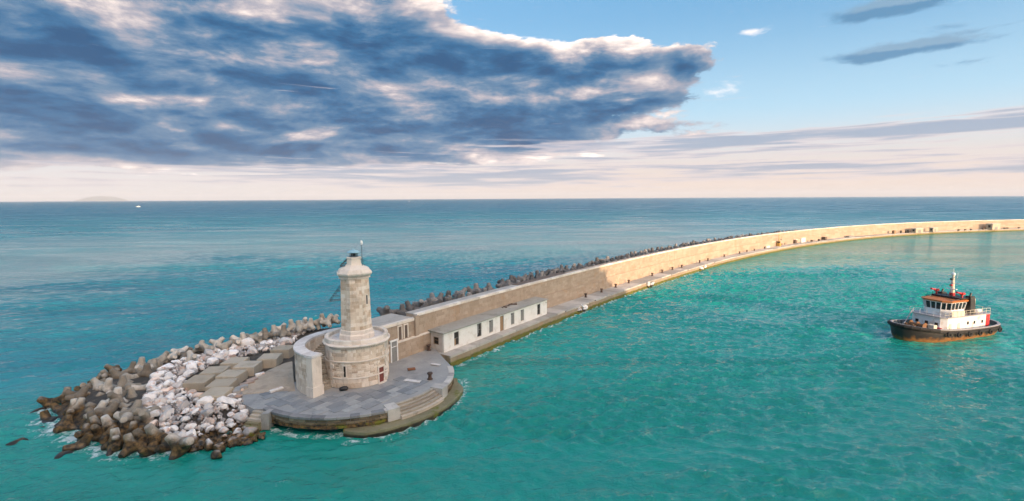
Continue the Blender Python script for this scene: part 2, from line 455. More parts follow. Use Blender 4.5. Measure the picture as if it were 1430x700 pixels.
M['red_door'] = simple('red_door', (0.20, 0.05, 0.038), 0.6, scale=6, dirt=(0.10, 0.04, 0.03))
M['iron'] = simple('iron', (0.055, 0.05, 0.048), 0.55, 0.3, scale=9, dirt=(0.15, 0.07, 0.035))
M['steel_grey'] = simple('steel_grey', (0.10, 0.13, 0.15), 0.5, 0.3)
M['lantern'] = simple('lantern', (0.30, 0.50, 0.58), 0.45, 0.1, scale=8)
M['white_paint'] = simple('white_paint', (0.78, 0.78, 0.77), 0.4, var=0.04, dirt=(0.45, 0.33, 0.22), dirt_amt=0.35)
M['rust'] = simple('rust', (0.23, 0.09, 0.04), 0.8, scale=6)
M['dark_band'] = stone('dark_band', (0.07, 0.05, 0.04), (0.13, 0.095, 0.075), (0.20, 0.15, 0.12), scale=0.8)
M['black_plastic'] = simple('black_plastic', (0.012, 0.013, 0.015), 0.35)

# ------------------------------------------------------------------ the curve of the breakwater (inner foot of the sea wall), from the photograph
QZ, PZ = 1.7, 2.1
_base = [(600, 489), (764, 430), (805, 417), (859, 398.7), (881, 391.3), (925.7, 379.2), (1000, 359), (1052, 348.6), (1105, 339.8), (1157, 333.4), (1200, 329.4), (1250, 325.8), (1430, 319)]
_top = [(736, 399.5), (780, 390), (803, 383), (894, 358.8), (1000, 339.5), (1052, 329.3), (1105, 324), (1157, 318.8), (1200, 315), (1430, 306.4)]
_pts = np.array([at(*p, QZ)[:2] for p in _base] + [at(*p, 8.55)[:2] for p in _top] + [(-14.2, 81.8), (-22.3, 70.4)])
_o = np.array((550.0, -243.0))
_th = np.arctan2(_pts[:, 1] - _o[1], _pts[:, 0] - _o[0])
_rr = np.hypot(_pts[:, 0] - _o[0], _pts[:, 1] - _o[1])
_k = np.polyfit(_th, _rr, 3)
_ta, _tb = math.atan2(70.4 - _o[1], -22.3 - _o[0]), math.atan2(400 - _o[1], 500 - _o[0])
_tt = np.linspace(_ta, _tb, 4000)
_cx, _cy = _o[0] + np.polyval(_k, _tt) * np.cos(_tt), _o[1] + np.polyval(_k, _tt) * np.sin(_tt)
_ss = np.concatenate([[0], np.cumsum(np.hypot(np.diff(_cx), np.diff(_cy)))])
S_END = float(_ss[-1])
def wpos(s, off=0.0, z=0.0):
    """point at arc length s along the wall foot, off metres towards the open sea"""
    x, y = np.interp(s, _ss, _cx), np.interp(s, _ss, _cy)
    x2, y2 = np.interp(min(s + 1, S_END), _ss, _cx), np.interp(min(s + 1, S_END), _ss, _cy)
    x1, y1 = np.interp(max(s - 1, 0), _ss, _cx), np.interp(max(s - 1, 0), _ss, _cy)
    tx, ty = x2 - x1, y2 - y1
    l = math.hypot(tx, ty)
    if s < 0:
        x += tx / l * s; y += ty / l * s
    return Vector((x - ty / l * off, y + tx / l * off, z))
def wtan(s):
    a = wpos(s - 0.5); b = wpos(s + 0.5)
    return (b - a).normalized()
def s_near(p):
    i = int(np.argmin((_cx - p[0]) ** 2 + (_cy - p[1]) ** 2))
    return float(_ss[i])
TC = Vector((-22.0, 68.2, 0))       # axis of the lighthouse
TA = math.atan2(-TC.y, -TC.x)       # bearing from the tower to the viewer

# ------------------------------------------------------------------ sea
SHORE = [at(*p, 0) for p in [(60, 575), (75, 600), (110, 612), (150, 630), (190, 633), (240, 631), (300, 618), (335, 607)]]
SHORE_BACK = [Vector((-47, 97, 0)), Vector((-54, 88, 0)), Vector((-59, 79, 0)), Vector((-62, 70, 0)), Vector((-62, 65, 0))]
def build_sea():
    def lines(a, b, st, far0, far1, g):
        c = list(np.arange(a, b, st))
        s, x = st, b
        up = []
        while x < far1:
            up.append(x); s *= g; x += s
        up.append(far1)
        s, x = st, a
        dn = []
        while x > far0:
            s *= g; x -= s; dn.append(x)
        dn[-1] = far0
        return np.array(dn[::-1] + c + up)
    gx = lines(-72, 118, 0.42, -60000, 60000, 1.03)
    gy = lines(42, 165, 0.36, -60000, 60000, 1.03)
    nx, ny = len(gx), len(gy)
    X, Y = np.meshgrid(gx, gy)
    X, Y = X.ravel(), Y.ravel()
    sp = np.maximum(np.repeat(np.gradient(gy), nx), np.tile(np.gradient(gx), ny))
    def tile(N, L, wa, V, seed, small):
        g = np.random.default_rng(seed)
        k1 = np.fft.fftfreq(N, L / N) * 2 * PI
        kx, ky = np.meshgrid(k1, k1)
        k = np.hypot(kx, ky); k[0, 0] = 1
        Lw = V * V / 9.81
        ph = np.exp(-1 / (k * Lw) ** 2) / k ** 4 * (0.03 + ((kx * math.cos(wa) + ky * math.sin(wa)) / k) ** 4) * np.exp(-(k * small) ** 2)
        ph[0, 0] = 0
        h = np.sqrt(ph) * (g.normal(size=(N, N)) + 1j * g.normal(size=(N, N)))
        H = np.fft.ifft2(h)
        s = 1 / H.real.std()
        Dx = np.fft.ifft2(-1j * kx / k * h).real * s
        Dy = np.fft.ifft2(-1j * ky / k * h).real * s
        return H.real * s, Dx, Dy
    def samp(t, L, x, y):
        N = t.shape[0]
        u, v = np.mod(x / L, 1) * N, np.mod(y / L, 1) * N
        i, j = np.floor(u).astype(int), np.floor(v).astype(int)
        fu, fv = u - i, v - j
        i %= N; j %= N
        i2, j2 = (i + 1) % N, (j + 1) % N
        return (t[j, i] * (1 - fu) * (1 - fv) + t[j, i2] * fu * (1 - fv) + t[j2, i] * (1 - fu) * fv + t[j2, i2] * fu * fv)
    # which side of the breakwater: 1 = open sea
    def seaward(x, y):
        out = np.zeros_like(x)
        th = np.arctan2(y - _o[1], x - _o[0])
        r = np.hypot(x - _o[0], y - _o[1])
        rb = np.polyval(_k, np.clip(th, min(_ta, _tb), max(_ta, _tb)))
        o1 = r - rb
        # past its end the line runs on along the head of rocks
        lt = (x + 22) * -0.20 + (y - 70.4) * 0.98
        return np.where(x < -22.3, lt, np.where((th > _ta) & (y < 70.4), -30.0, o1))
    sw = seaward(X, Y)
    outer = np.clip(sw / 30 + 0.45, 0, 1)
    outer = outer * outer * (3 - 2 * outer)
    t1 = tile(512, 83.0, R(72), 1.85, 3, 0.05)
    t2 = tile(512, 137.0, R(105), 3.1, 9, 0.25)
    wt = np.clip((1.7 - sp) / 1.2, 0, 1)
    w2 = np.clip((3.5 - sp) / 2.0, 0, 1)
    a1 = 0.125 * (1 - 0.42 * outer) * wt
    a2 = (0.075 + 0.06 * outer) * w2
    rx, ry = X * 0.94 + Y * 0.34, -X * 0.34 + Y * 0.94
    h1 = samp(t1[0], 83.0, X, Y); h2 = samp(t2[0], 137.0, rx, ry)
    Z = h1 * a1 + h2 * a2
    gust = 0.75 + 0.35 * samp(t2[0], 900.0, X + 40, Y * 1.0)
    Z *= np.clip(gust, 0.5, 1.4)
    XX = X - samp(t1[1], 83.0, X, Y) * a1 * 0.55
    YY = Y - samp(t1[2], 83.0, X, Y) * a1 * 0.55
    # surf: distance to anything that stands in the water
    ob = []
    for i in range(len(SHORE) - 1):
        for t_ in np.linspace(0, 1, 14): ob.append(SHORE[i].lerp(SHORE[i + 1], float(t_)))
    for i in range(len(SHORE_BACK) - 1):
        for t_ in np.linspace(0, 1, 10): ob.append(SHORE_BACK[i].lerp(SHORE_BACK[i + 1], float(t_)))
    for a in np.linspace(R(-128), R(15), 60):
        rr = 15.1 if a > R(-78) else 13.6
        ob.append(TC + Vector((math.cos(a) * rr, math.sin(a) * rr, 0)))
    for s in np.arange(14, 150, 1.2): ob.append(wpos(float(s), -5.6))
    ob = np.array([(p.x, p.y) for p in ob], dtype=np.float32)
    near = np.where((X > -80) & (X < 90) & (Y > 38) & (Y < 180))[0]
    dist = np.full(len(X), 99.0, dtype=np.float32)
    for ch in np.array_split(near, 60):
        dist[ch] = np.sqrt(((X[ch, None].astype(np.float32) - ob[:, 0]) ** 2 + (Y[ch, None].astype(np.float32) - ob[:, 1]) ** 2).min(1))
    surf = np.exp(-dist / np.where(X < -30, 4.2, 1.9))
    crest = np.clip((h1 * 0.7 + h2 * 0.5 - 1.9) / 0.9, 0, 1) * wt
    me = bpy.data.meshes.new('sea')
    nv, nf = nx * ny, (nx - 1) * (ny - 1)
    me.vertices.add(nv); me.loops.add(nf * 4); me.polygons.add(nf)
    me.vertices.foreach_set('co', np.stack([XX, YY, Z], 1).astype(np.float32).ravel())
    idx = (np.arange(ny - 1)[:, None] * nx + np.arange(nx - 1)[None, :]).ravel()
    q = np.stack([idx, idx + 1, idx + nx + 1, idx + nx], 1).astype(np.int32)
    me.loops.foreach_set('vertex_index', q.ravel())
    me.polygons.foreach_set('loop_start', np.arange(0, nf * 4, 4, dtype=np.int32))
    me.polygons.foreach_set('use_smooth', np.ones(nf, dtype=bool))
    me.update(calc_edges=True)
    for nm, arr in (('outer', outer), ('surf', surf), ('crest', crest), ('fine', wt)):
        a = me.attributes.new(nm, 'FLOAT', 'POINT')
        a.data.foreach_set('value', arr.astype(np.float32))
    m, t, b = new_mat('sea_water')
    def attr(nm):
        n = t.node('ShaderNodeAttribute'); n.attribute_name = nm
        return n.outputs['Fac']
    pos = t.node('ShaderNodeNewGeometry').outputs['Position']
    ou = attr('outer')
    dist_ = t.v('LENGTH', pos)
    far = t.ss(dist_, 150.0, 1500.0)
    big = t.ss(t.noise(t.v('MULTIPLY', pos, (0.007, 0.030, 0.0)), 1.0, 7, 0.62, 0.8), 0.30, 0.68)
    # colour of the water body: green in the harbour, bluer outside and with depth
    inner = t.mix(big, (0.002, 0.200, 0.155), (0.014, 0.320, 0.255))
    outc = t.mix(big, (0.008, 0.165, 0.20), (0.028, 0.26, 0.285))
    c = t.mix(ou, inner, outc)
    c = t.mix(far, c, t.mix(big, (0.002, 0.085, 0.160), (0.008, 0.160, 0.225)))
    slick = t.ss(t.noise(t.v('MULTIPLY', pos, (0.009, 0.030, 0.0)), 1.0, 6, 0.62, 1.4), 0.36, 0.62)
    # foam
    fn = t.noise(t.v('MULTIPLY', pos, (1.0, 1.0, 0.2)), 0.9, 8, 0.72, 0.8)
    fn2 = t.noise(pos, 3.6, 5, 0.7, 0.6)
    fo = t.m('ADD', t.m('MULTIPLY', attr('surf'), 0.60), t.m('MULTIPLY', t.m('SUBTRACT', fn, 0.5), 1.25))
    fo = t.m('ADD', fo, t.m('MULTIPLY', t.m('SUBTRACT', fn2, 0.5), 0.45))
    fo = t.ss(fo, 0.44, 0.68)
    cr = t.m('MULTIPLY', attr('crest'), t.ss(fn2, 0.52, 0.66))
    foam = t.m('MAXIMUM', fo, cr)
    c = t.mix(t.m('MULTIPLY', foam, 0.85), c, (0.72, 0.78, 0.78))
    t.put(b.inputs['Base Color'], c)
    t.put(b.inputs['Roughness'], t.m('MAXIMUM', t.m('MULTIPLY', foam, 0.6), t.m('MULTIPLY', t.ss(dist_, 80.0, 900.0, 0.08, 0.44), t.m('MULTIPLY_ADD', slick, 0.45, 0.55))))
    b.inputs['IOR'].default_value = 1.333
    b.inputs['Specular IOR Level'].default_value = 1.0
    # ripples too fine for the mesh
    r1 = t.noise(t.v('MULTIPLY', pos, (1.0, 1.6, 0.0)), 1.1, 6, 0.62, 0.5)
    r2 = t.noise(t.v('MULTIPLY', pos, (0.24, 0.50, 0.0)), 1.0, 4, 0.6, 0.6)
    hgt = t.m('ADD', t.m('MULTIPLY', r1, 0.27), t.m('MULTIPLY', t.m('MULTIPLY', r2, 1.5), t.m('SUBTRACT', 1.0, t.m('MULTIPLY', attr('fine'), 0.8))))
    bn = t.node('ShaderNodeBump')
    t.put(bn.inputs['Height'], hgt)
    bn.inputs['Distance'].default_value = 1.0
    st = t.m('MULTIPLY', t.m('ADD', 0.45, t.m('MULTIPLY', slick, 0.65)), t.ss(dist_, 60.0, 1500.0, 0.95, 1.1))
    t.put(bn.inputs['Strength'], t.m('MULTIPLY', st, t.m('SUBTRACT', 1.0, t.m('MULTIPLY', ou, 0.35))))
    t.put(b.inputs['Normal'], bn.outputs[0])
    me.materials.append(m)
    o = link('sea', me)
    tag(o, 'turquoise choppy sea water reaching to the horizon', kind='structure')
build_sea()

# ------------------------------------------------------------------ quay and sea wall
def sweep(prof, s0, s1, st):
    """closed profile [(offset, z)...] carried along the breakwater curve"""
    mb = MB()
    n = max(1, int(math.ceil((s1 - s0) / st)))
    mb.loft([[wpos(s0 + (s1 - s0) * k / n, o, z) for o, z in prof] for k in range(n + 1)])
    return mb
QW = -4.9
SQ0 = s_near((-14.0, 82.0)) - 1.0    # quay begins beside the round platform
def build_breakwater():
    q = sweep([(QW, -1.5), (QW, 1.35), (QW + 0.35, 1.35), (QW + 0.35, QZ - 0.02), (0.5, QZ - 0.02), (0.5, -1.5)], SQ0, S_END, 3.0).build('quay', M['quay_side'])
    tag(q, 'low stone quay with mossy edge along the inner side of the sea wall', kind='structure')
    # deck slabs of the quay: each slab its own piece, with slips and chips in the edge
    mbs = []
    s = SQ0
    r = random.Random(4)
    k = 0
    rest = MB()
    while s < S_END - 6:
        w = r.uniform(3.2, 4.6) if s < 160 else r.uniform(6, 9)
        e = QW + r.choice([0, 0, 0.0, 0.08, 0.16, 0.3])
        z = QZ + r.uniform(-0.03, 0.03)
        g = 0.03
        a, b, c, d = wpos(s + g, e), wpos(s + w - g, e), wpos(s + w - g, -0.02), wpos(s + g, -0.02)
        mb = MB() if k < 110 else rest
        pts = (a, b, c, d)
        cen = (a + b + c + d) / 4
        def ring(f, zz):
            return [Vector((p.x + (cen.x - p.x) * f, p.y + (cen.y - p.y) * f, zz)) for p in pts]
        mb.loft([ring(0, QZ - 0.33), ring(0, z + 0.02), ring(0.008, z + 0.045)], rnd=r.random())
        if k < 110:
            mb.build('deck_slab', M['quay_top'], q)
        s += w
        k += 1
    if rest.v:
        o = rest.build('deck_slab', M['quay_top'], q); o['kind'] = 'stuff'
    # weed-grown toe at the waterline
    toe = MB()
    n = int((S_END - SQ0) / 0.9)
    rings = []
    for i in range(n):
        s = SQ0 + 0.9 * i
        w = 0.26 + 0.22 * mnoise.noise(Vector((s * 0.35, 0, 0))) + 0.18 * mnoise.noise(Vector((s * 1.3, 4, 0)))
        h = 0.40 + 0.16 * mnoise.noise(Vector((s * 0.5, 9, 0)))
        rings.append([wpos(s, QW + 0.1, -1), wpos(s, QW - w * 1.3, -1), wpos(s, QW - w, h * 0.45), wpos(s, QW - w * 0.5, h), wpos(s, QW + 0.1, h * 1.05)])
    toe.loft(rings)
    o = toe.build('weed_toe', M['moss_toe'], q, smooth=True)
    # --- the wall
    t = thing('sea_wall', 'long curved pale stone sea wall sweeping from the lighthouse to the right edge', 'wall', (0, 0, 0))
    S_T = s_near((-16.2, 79.0))      # end of the low terrace bay by the lighthouse
    SL = s_near(at(868, 398, QZ))
    core = sweep([(0.10, 0), (0.10, 4.8), (0.42, 4.8), (0.42, 8.35), (2.7, 8.35), (3.4, 0)], S_T + 0.4, S_END, 3.0).build('core', M['wall_stone'], t)
    tb = sweep([(0.10, 0), (0.10, 4.8), (0.42, 4.8), (0.42, 7.75), (6.2, 7.75), (7.0, 0)], 1.5, S_T + 0.39, 1.5).build('terrace_block', M['wall_stone'], t)
    mb = MB()
    def s1(u, z, d): return wpos(SQ0 - 14 + u, 0.10 - d, z)
    def s2(u, z, d): return wpos(S_T + 0.4 + u, 0.42 - d, z)
    def s3(u, z, d): return wpos(3.6 + u, 0.42 - d, z)
    # lower face only up to the ledge; all stones are relief on the core
    ashlar(mb, lambda u, z, d: wpos(3.6 + u, 0.10 - d, z), 130, 1.4, 4.75, 0.56, 1.5, 0.035, 0.012)
    ashlar(mb, s2, 122, 4.8, 8.1, 0.55, 1.35, 0.035, 0.012)
    ashlar(mb, lambda u, z, d: wpos(3.6 + u, 0.42 - d, z), S_T - 3.4, 4.8, 7.5, 0.55, 1.2, 0.04, 0.015)
    o = mb.build('ashlar_stones', M['wall_stone'], t); o['kind'] = 'stuff'
    mb = MB()
    ashlar(mb, lambda u, z, d: wpos(133.6 + u, 0.10 - d, z), S_END - 134, 1.4, 4.75, 1.1, 5.0, 0.03, 0.02)
    ashlar(mb, lambda u, z, d: wpos(126 + u, 0.42 - d, z), S_END - 127, 4.8, 8.1, 1.1, 5.0, 0.03, 0.02)
    o = mb.build('ashlar_stones', M['wall_stone'], t); o['kind'] = 'stuff'
    # ledge course between the two faces
    mb = sweep([(0.02, 4.74), (0.02, 4.92), (0.45, 4.98), (0.45, 4.74)], 3.6, S_T + 34, 2.0)
    mb.build('ledge_course', M['trim_stone'], t)
    # crest stones
    r = random.Random(11)
    s = S_T + 0.4
    rest = MB(); k = 0
    while s < S_END - 3:
        w = r.uniform(1.6, 2.4) if k < 150 else 6.0
        z = 8.52 + r.uniform(-0.025, 0.025)
        mb = MB() if k < 150 else rest
        pts = [wpos(s + 0.015, 0.26), wpos(s + w - 0.015, 0.26), wpos(s + w - 0.015, 1.05), wpos(s + 0.015, 1.05)]
        mb.loft([[Vector((p.x, p.y, zz)) for p in pts] for zz in (8.12, z)], rnd=r.random())
        if k < 150: mb.build('crest_stone', M['trim_stone'], t)
        s += w; k += 1
    o = rest.build('crest_stone', M['trim_stone'], t); o['kind'] = 'stuff'
    # walk behind the crest and the dark seaward strip
    sb0, sb1 = s_near(at(736, 400, 8.5)), s_near(at(803, 383, 8.5))
    sweep([(1.06, 8.3), (1.06, 8.46), (2.9, 8.46), (2.9, 8.3)], S_T + 0.4, sb0, 2.0).build('wall_walk', M['quay_top'], t)
    sweep([(1.06, 8.2), (1.06, 8.50), (2.2, 8.62), (2.9, 8.62), (2.9, 8.2)], sb0 + 0.02, sb1, 2.0).build('dark_strip', M['dark_band'], t)
    # terrace by the lighthouse: paved top, coping and two blind niches
    sweep([(0.95, 7.70), (0.95, 7.86), (6.3, 7.86), (6.3, 7.70)], 1.52, S_T + 0.37, 1.5).build('terrace_paving', M['quay_top'], t)
    sweep([(0.24, 7.55), (0.24, 8.0), (0.94, 8.0), (0.94, 7.55)], 3.6, S_T + 0.37, 1.5).build('terrace_coping', M['trim_stone'], t)
    for ds in (2.0, 3.3):
        sN = S_T - ds
        fr = MB()
        for (a, b, z0, z1) in ((-0.5, -0.32, 5.1, 7.2), (0.32, 0.5, 5.1, 7.2), (-0.5, 0.5, 7.2, 7.4)):
            pts = [wpos(sN + a, 0.30), wpos(sN + b, 0.30), wpos(sN + b, 0.44), wpos(sN + a, 0.44)]
            fr.loft([[Vector((p.x, p.y, zz)) for p in pts] for zz in (z0, z1)])
        n_ = fr.build('niche_frame', M['trim_stone'], t)
        mbn = MB()
        pts = [wpos(sN - 0.31, 0.365), wpos(sN + 0.31, 0.365), wpos(sN + 0.31, 0.44), wpos(sN - 0.31, 0.44)]
        mbn.loft([[Vector((p.x, p.y, zz)) for p in pts] for zz in (5.1, 7.19)])
        mbn.build('niche_back', M['dark_band'], n_)
    # pier that closes the terrace bay
    mb = MB()
    pts = [wpos(S_T - 0.2, -0.02), wpos(S_T + 0.6, -0.02), wpos(S_T + 0.6, 0.5), wpos(S_T - 0.2, 0.5)]
    mb.loft([[Vector((p.x, p.y, zz)) for p in pts] for zz in (5.0, 8.3)])
    mb.build('end_pier', M['wall_stone'], t)
    # white framed door beside the lighthouse
    sd = s_near(at(545, 510, PZ)) + 1.5
    fr = MB()
    for (a, b, z0, z1) in ((-0.75, -0.55, PZ, PZ + 3.2), (0.55, 0.75, PZ, PZ + 3.2), (-0.85, 0.85, PZ + 3.2, PZ + 3.45), (-0.549, 0.549, PZ + 2.3, PZ + 2.4)):
        pts = [wpos(sd + a, -0.12), wpos(sd + b, -0.12), wpos(sd + b, 0.09), wpos(sd + a, 0.09)]
        fr.loft([[Vector((p.x, p.y, zz)) for p in pts] for zz in (z0, z1)])
    f = fr.build('door_frame', M['white_paint'], t)
    mb = MB()
    pts = [wpos(sd - 0.55, -0.02), wpos(sd + 0.55, -0.02), wpos(sd + 0.55, 0.08), wpos(sd - 0.55, 0.08)]
    mb.loft([[Vector((p.x, p.y, zz)) for p in pts] for zz in (PZ, PZ + 3.19)])
    mb.build('door_leaf', M['grey_board'], f)
    return S_T
M['moss_toe'] = stone('moss_toe', (0.05, 0.06, 0.012), (0.115, 0.12, 0.018), (0.20, 0.18, 0.03), scale=1.3, stain=(0.045, 0.035, 0.015), stain_amt=0.8, bump=1.0, dist=0.08, rust=0.5, rust_col=(0.20, 0.13, 0.03))
S_T = build_breakwater()

# ------------------------------------------------------------------ round platform
PR = 13.5
ST_A0, ST_A1 = R(-52), R(-22)        # flight of steps cut into the rim
def build_platform():
    c = (TC.x, TC.y)
    A0, A1 = R(-126), R(28)
    left = [Vector((-31.2, 57.3, 0)), Vector((-33.6, 59.1, 0)), Vector((-35.7, 61.2, 0)), Vector((-36.6, 63.4, 0)), Vector((-35.6, 64.6, 0)), Vector((-31.5, 64.3, 0)), Vector((-26.0, 72.0, 0))]
    def pt(a, r): return Vector((TC.x + math.cos(a) * r, TC.y + math.sin(a) * r, 0))
    def outline(r, rs):
        o = []
        for k in range(61):
            a = A1 + (A0 - A1) * k / 60
            o.append(pt(a, rs if ST_A0 < a < ST_A1 else r))
        return o
    o1 = outline(PR - 0.15, 11.9)
    poly = o1 + left + [wpos(4.0, 0.2)] + [wpos(SQ0 + 1.5, 0.2)]
    mb = MB()
    def inset(q, f):
        e = q - TC
        return TC + e * (1 - f / max(e.length, 1.0)) if e.length > 9 else q
    mb.loft([[Vector((q.x, q.y, z)) for q in ([inset(v, f) for v in poly])] for z, f in ((-1.2, 1.5), (0.55, 1.3), (0.85, 0.05), (PZ - 0.03, 0.0))])
    p = mb.build('platform', M['screed'])
    tag(p, 'round grey paved stone platform at the foot of the lighthouse', kind='structure')
    # wall under the rim: courses of blocks, each proud of the core
    mb = MB()
    def sf(u, z, d):
        a = R(-128) + u / PR
        return pt(a, PR - 0.12 + d + (0.10 if z < 0.95 else 0) - (0.35 if z < 0.35 else 0)) + Vector((0, 0, z))
    ashlar(mb, sf, (ST_A0 - R(-128)) * PR, 0.72, 1.85, 0.38, 1.1, 0.10, 0.02)
    o = mb.build('rim_blocks', M['platform_side'], p); o['kind'] = 'stuff'
    mb = MB()
    ashlar(mb, lambda u, z, d: pt(ST_A1 + u / PR, PR - 0.12 + d) + Vector((0, 0, z)), (R(16) - ST_A1) * PR, 0.5, 1.85, 0.45, 1.1, 0.10, 0.02)
    o = mb.build('rim_blocks', M['platform_side'], p); o['kind'] = 'stuff'
    # coping stones
    r = random.Random(5)
    a = R(-127.5)
    while a < R(17):
        w = r.uniform(0.085, 0.125)
        b = a + w
        if not (b > ST_A0 - 0.01 and a < ST_A1 + 0.01):
            z = PZ + 0.035 + r.uniform(-0.015, 0.02)
            prof = [(PR - 0.75, PZ - 0.05), (PR + 0.06, 1.86), (PR + 0.06, z - 0.03), (PR + 0.03, z), (PR - 0.75, z)]
            mb = MB(); mb.lathe(prof, c, 4, a + 0.0015, min(b, 9) - 0.0015)
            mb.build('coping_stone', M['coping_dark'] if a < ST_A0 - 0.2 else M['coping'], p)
        a = b
    # paler cheek blocks either side of the steps
    for a, b in ((ST_A0 - 0.115, ST_A0 - 0.002), (ST_A1 + 0.002, ST_A1 + 0.12)):
        mb = MB(); mb.lathe([(PR - 1.7, PZ - 0.3), (PR + 0.16, 0.7), (PR + 0.16, PZ + 0.08), (PR - 1.7, PZ + 0.09)], c, 4, a, b)
        mb.build('cheek_block', M['coping'], p)
    # five steps down to the landing
    for k in range(5):
        z = PZ - 0.02 - 0.25 * k
        ri = 11.9 + 0.42 * k
        mb = MB(); mb.lathe([(ri - (0.02 if k else 0), 0.0), (ri + 0.34, 0.0), (ri + 0.34, z - 0.10), (ri + 0.44, z - 0.10), (ri + 0.44, z), (ri - 0.02, z)], c, 14, ST_A0 + 0.001, ST_A1 - 0.001)
        mb.build('step', M['step'], p)
    # low landing round the outside
    mb = MB()
    rings = []
    for k in range(64):
        a = R(-80) + R(92) * k / 63
        w = 15.05 + 0.12 * mnoise.noise(Vector((a * 9, 0, 3)))
        if a > R(-3): w = 15.05 - 1.0 * min(1, (a - R(-3)) / R(9))
        if a < R(-70): w = 13.9 + 1.15 * (a - R(-80)) / R(10)
        z = 0.66 + 0.03 * mnoise.noise(Vector((a * 14, 5, 3)))
        rings.append([(TC.x + q * math.cos(a), TC.y + q * math.sin(a), h) for q, h in ((13.0, -1), (w + 0.05, -1), (w, z - 0.06), (w - 0.06, z), (13.0, z + 0.02))])
    mb.loft(rings)
    mb.build('landing', M['ledge'], p)
    # steps at the left end
    e0, e1 = Vector((-31.2, 57.3, 0)), Vector((-29.4, 56.9, 0))
    n = Vector((-0.25, -0.97, 0))
    for k in range(5):
        mb = MB()
        q = [e0 + n * (0.4 * k - 0.02), e1 + n * (0.4 * k - 0.02), e1 + n * (0.4 * k + 0.4), e0 + n * (0.4 * k + 0.4)]
        mb.loft([[Vector((v.x, v.y, z)) for v in q] for z in (-0.5, PZ - 0.12 - 0.28 * k)])
        mb.build('step', M['ledge'] if k > 2 else M['step'], p)
    mb = MB()
    q = [e1 + Vector((0.05, 0.3, 0)), e1 + Vector((0.6, 0.25, 0)), e1 + n * 1.2 + Vector((0.9, 0.1, 0)), e1 + n * 1.2 + Vector((0.05, 0, 0))]
    mb.loft([[Vector((v.x, v.y, z)) for v in q] for z in (0.2, PZ + 0.06)])
    mb.build('cheek_block', M['coping'], p)
    # rounded end block at the far left
    mb = MB(); mb.lathe([(0.9, 0.8), (1.75, 0.8), (1.75, PZ + 0.42), (0.9, PZ + 0.45)], (-35.0, 62.9), 12, R(115), R(235))
    mb.build('end_block', M['coping'], p)
    # paving slabs
    tx, ty = wtan(8.0).xy
    ux, uy = Vector((tx, ty, 0)), Vector((-ty, tx, 0))
    r = random.Random(21)
    protos = []
    for (lx, ly) in ((1.9, 1.15), (1.5, 1.15), (2.3, 1.15)):
        mb = MB(); mb.loft([[(x * (1 - f), y * (1 - f), z) for x, y in ((-lx / 2, -ly / 2), (lx / 2, -ly / 2), (lx / 2, ly / 2), (-lx / 2, ly / 2))] for f, z in ((0, -0.06), (0, 0.016), (0.012, 0.024))])
        o = mb.build('paving_slab', M['paving'], p)
        protos.append((lx, o))
    used = set()
    cnt = 0
    for j in range(-14, 5):
        u = -17 + r.uniform(0, 1.5)
        while u < 17:
            lx, pr = protos[r.randrange(3)]
            q = TC + ux * (u + lx / 2) + uy * (j * 1.19 + 0.2)
            u += lx + 0.04
            d = q - TC
            a, rr = math.atan2(d.y, d.x), d.xy.length
            ok = rr < PR - 1.35 and rr > 5.9
            if ST_A0 - 0.15 < a < ST_A1 + 0.15 and rr > 10.6: ok = False
            if a > R(2) or (a > R(-14) and rr > 7.0): ok = False
            if rr < 9.3 and (a < R(-112) or a > R(60)): ok = False
            inl = (q.x - (-35.4)) * 1 > 0 and q.y < 64.0 and q.y > 58.6 + ( -31 - q.x) * 0.85 + 0.6 and a < 0
            if rr > PR - 1.35 and not (inl and a < R(-130)): ok = False
            if rr > 16: ok = False
            if not ok or cnt > 290: continue
            if pr.name in used:
                o = pr.copy(); COL.objects.link(o)
            else:
                o = pr; used.add(pr.name)
            o.location = (q.x, q.y, PZ + r.uniform(-0.012, 0.012))
            o.rotation_euler = (r.uniform(-.004, .004), r.uniform(-.004, .004), math.atan2(ty, tx) + r.uniform(-0.012, 0.012))
            cnt += 1
    return p
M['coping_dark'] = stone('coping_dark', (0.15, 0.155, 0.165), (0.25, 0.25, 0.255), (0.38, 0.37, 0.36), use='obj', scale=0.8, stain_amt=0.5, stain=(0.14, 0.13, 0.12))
M['step'] = stone('step', (0.28, 0.24, 0.19), (0.42, 0.365, 0.29), (0.56, 0.50, 0.42), use='obj', scale=0.7, stain_amt=0.5, stain=(0.17, 0.14, 0.10))
build_platform()

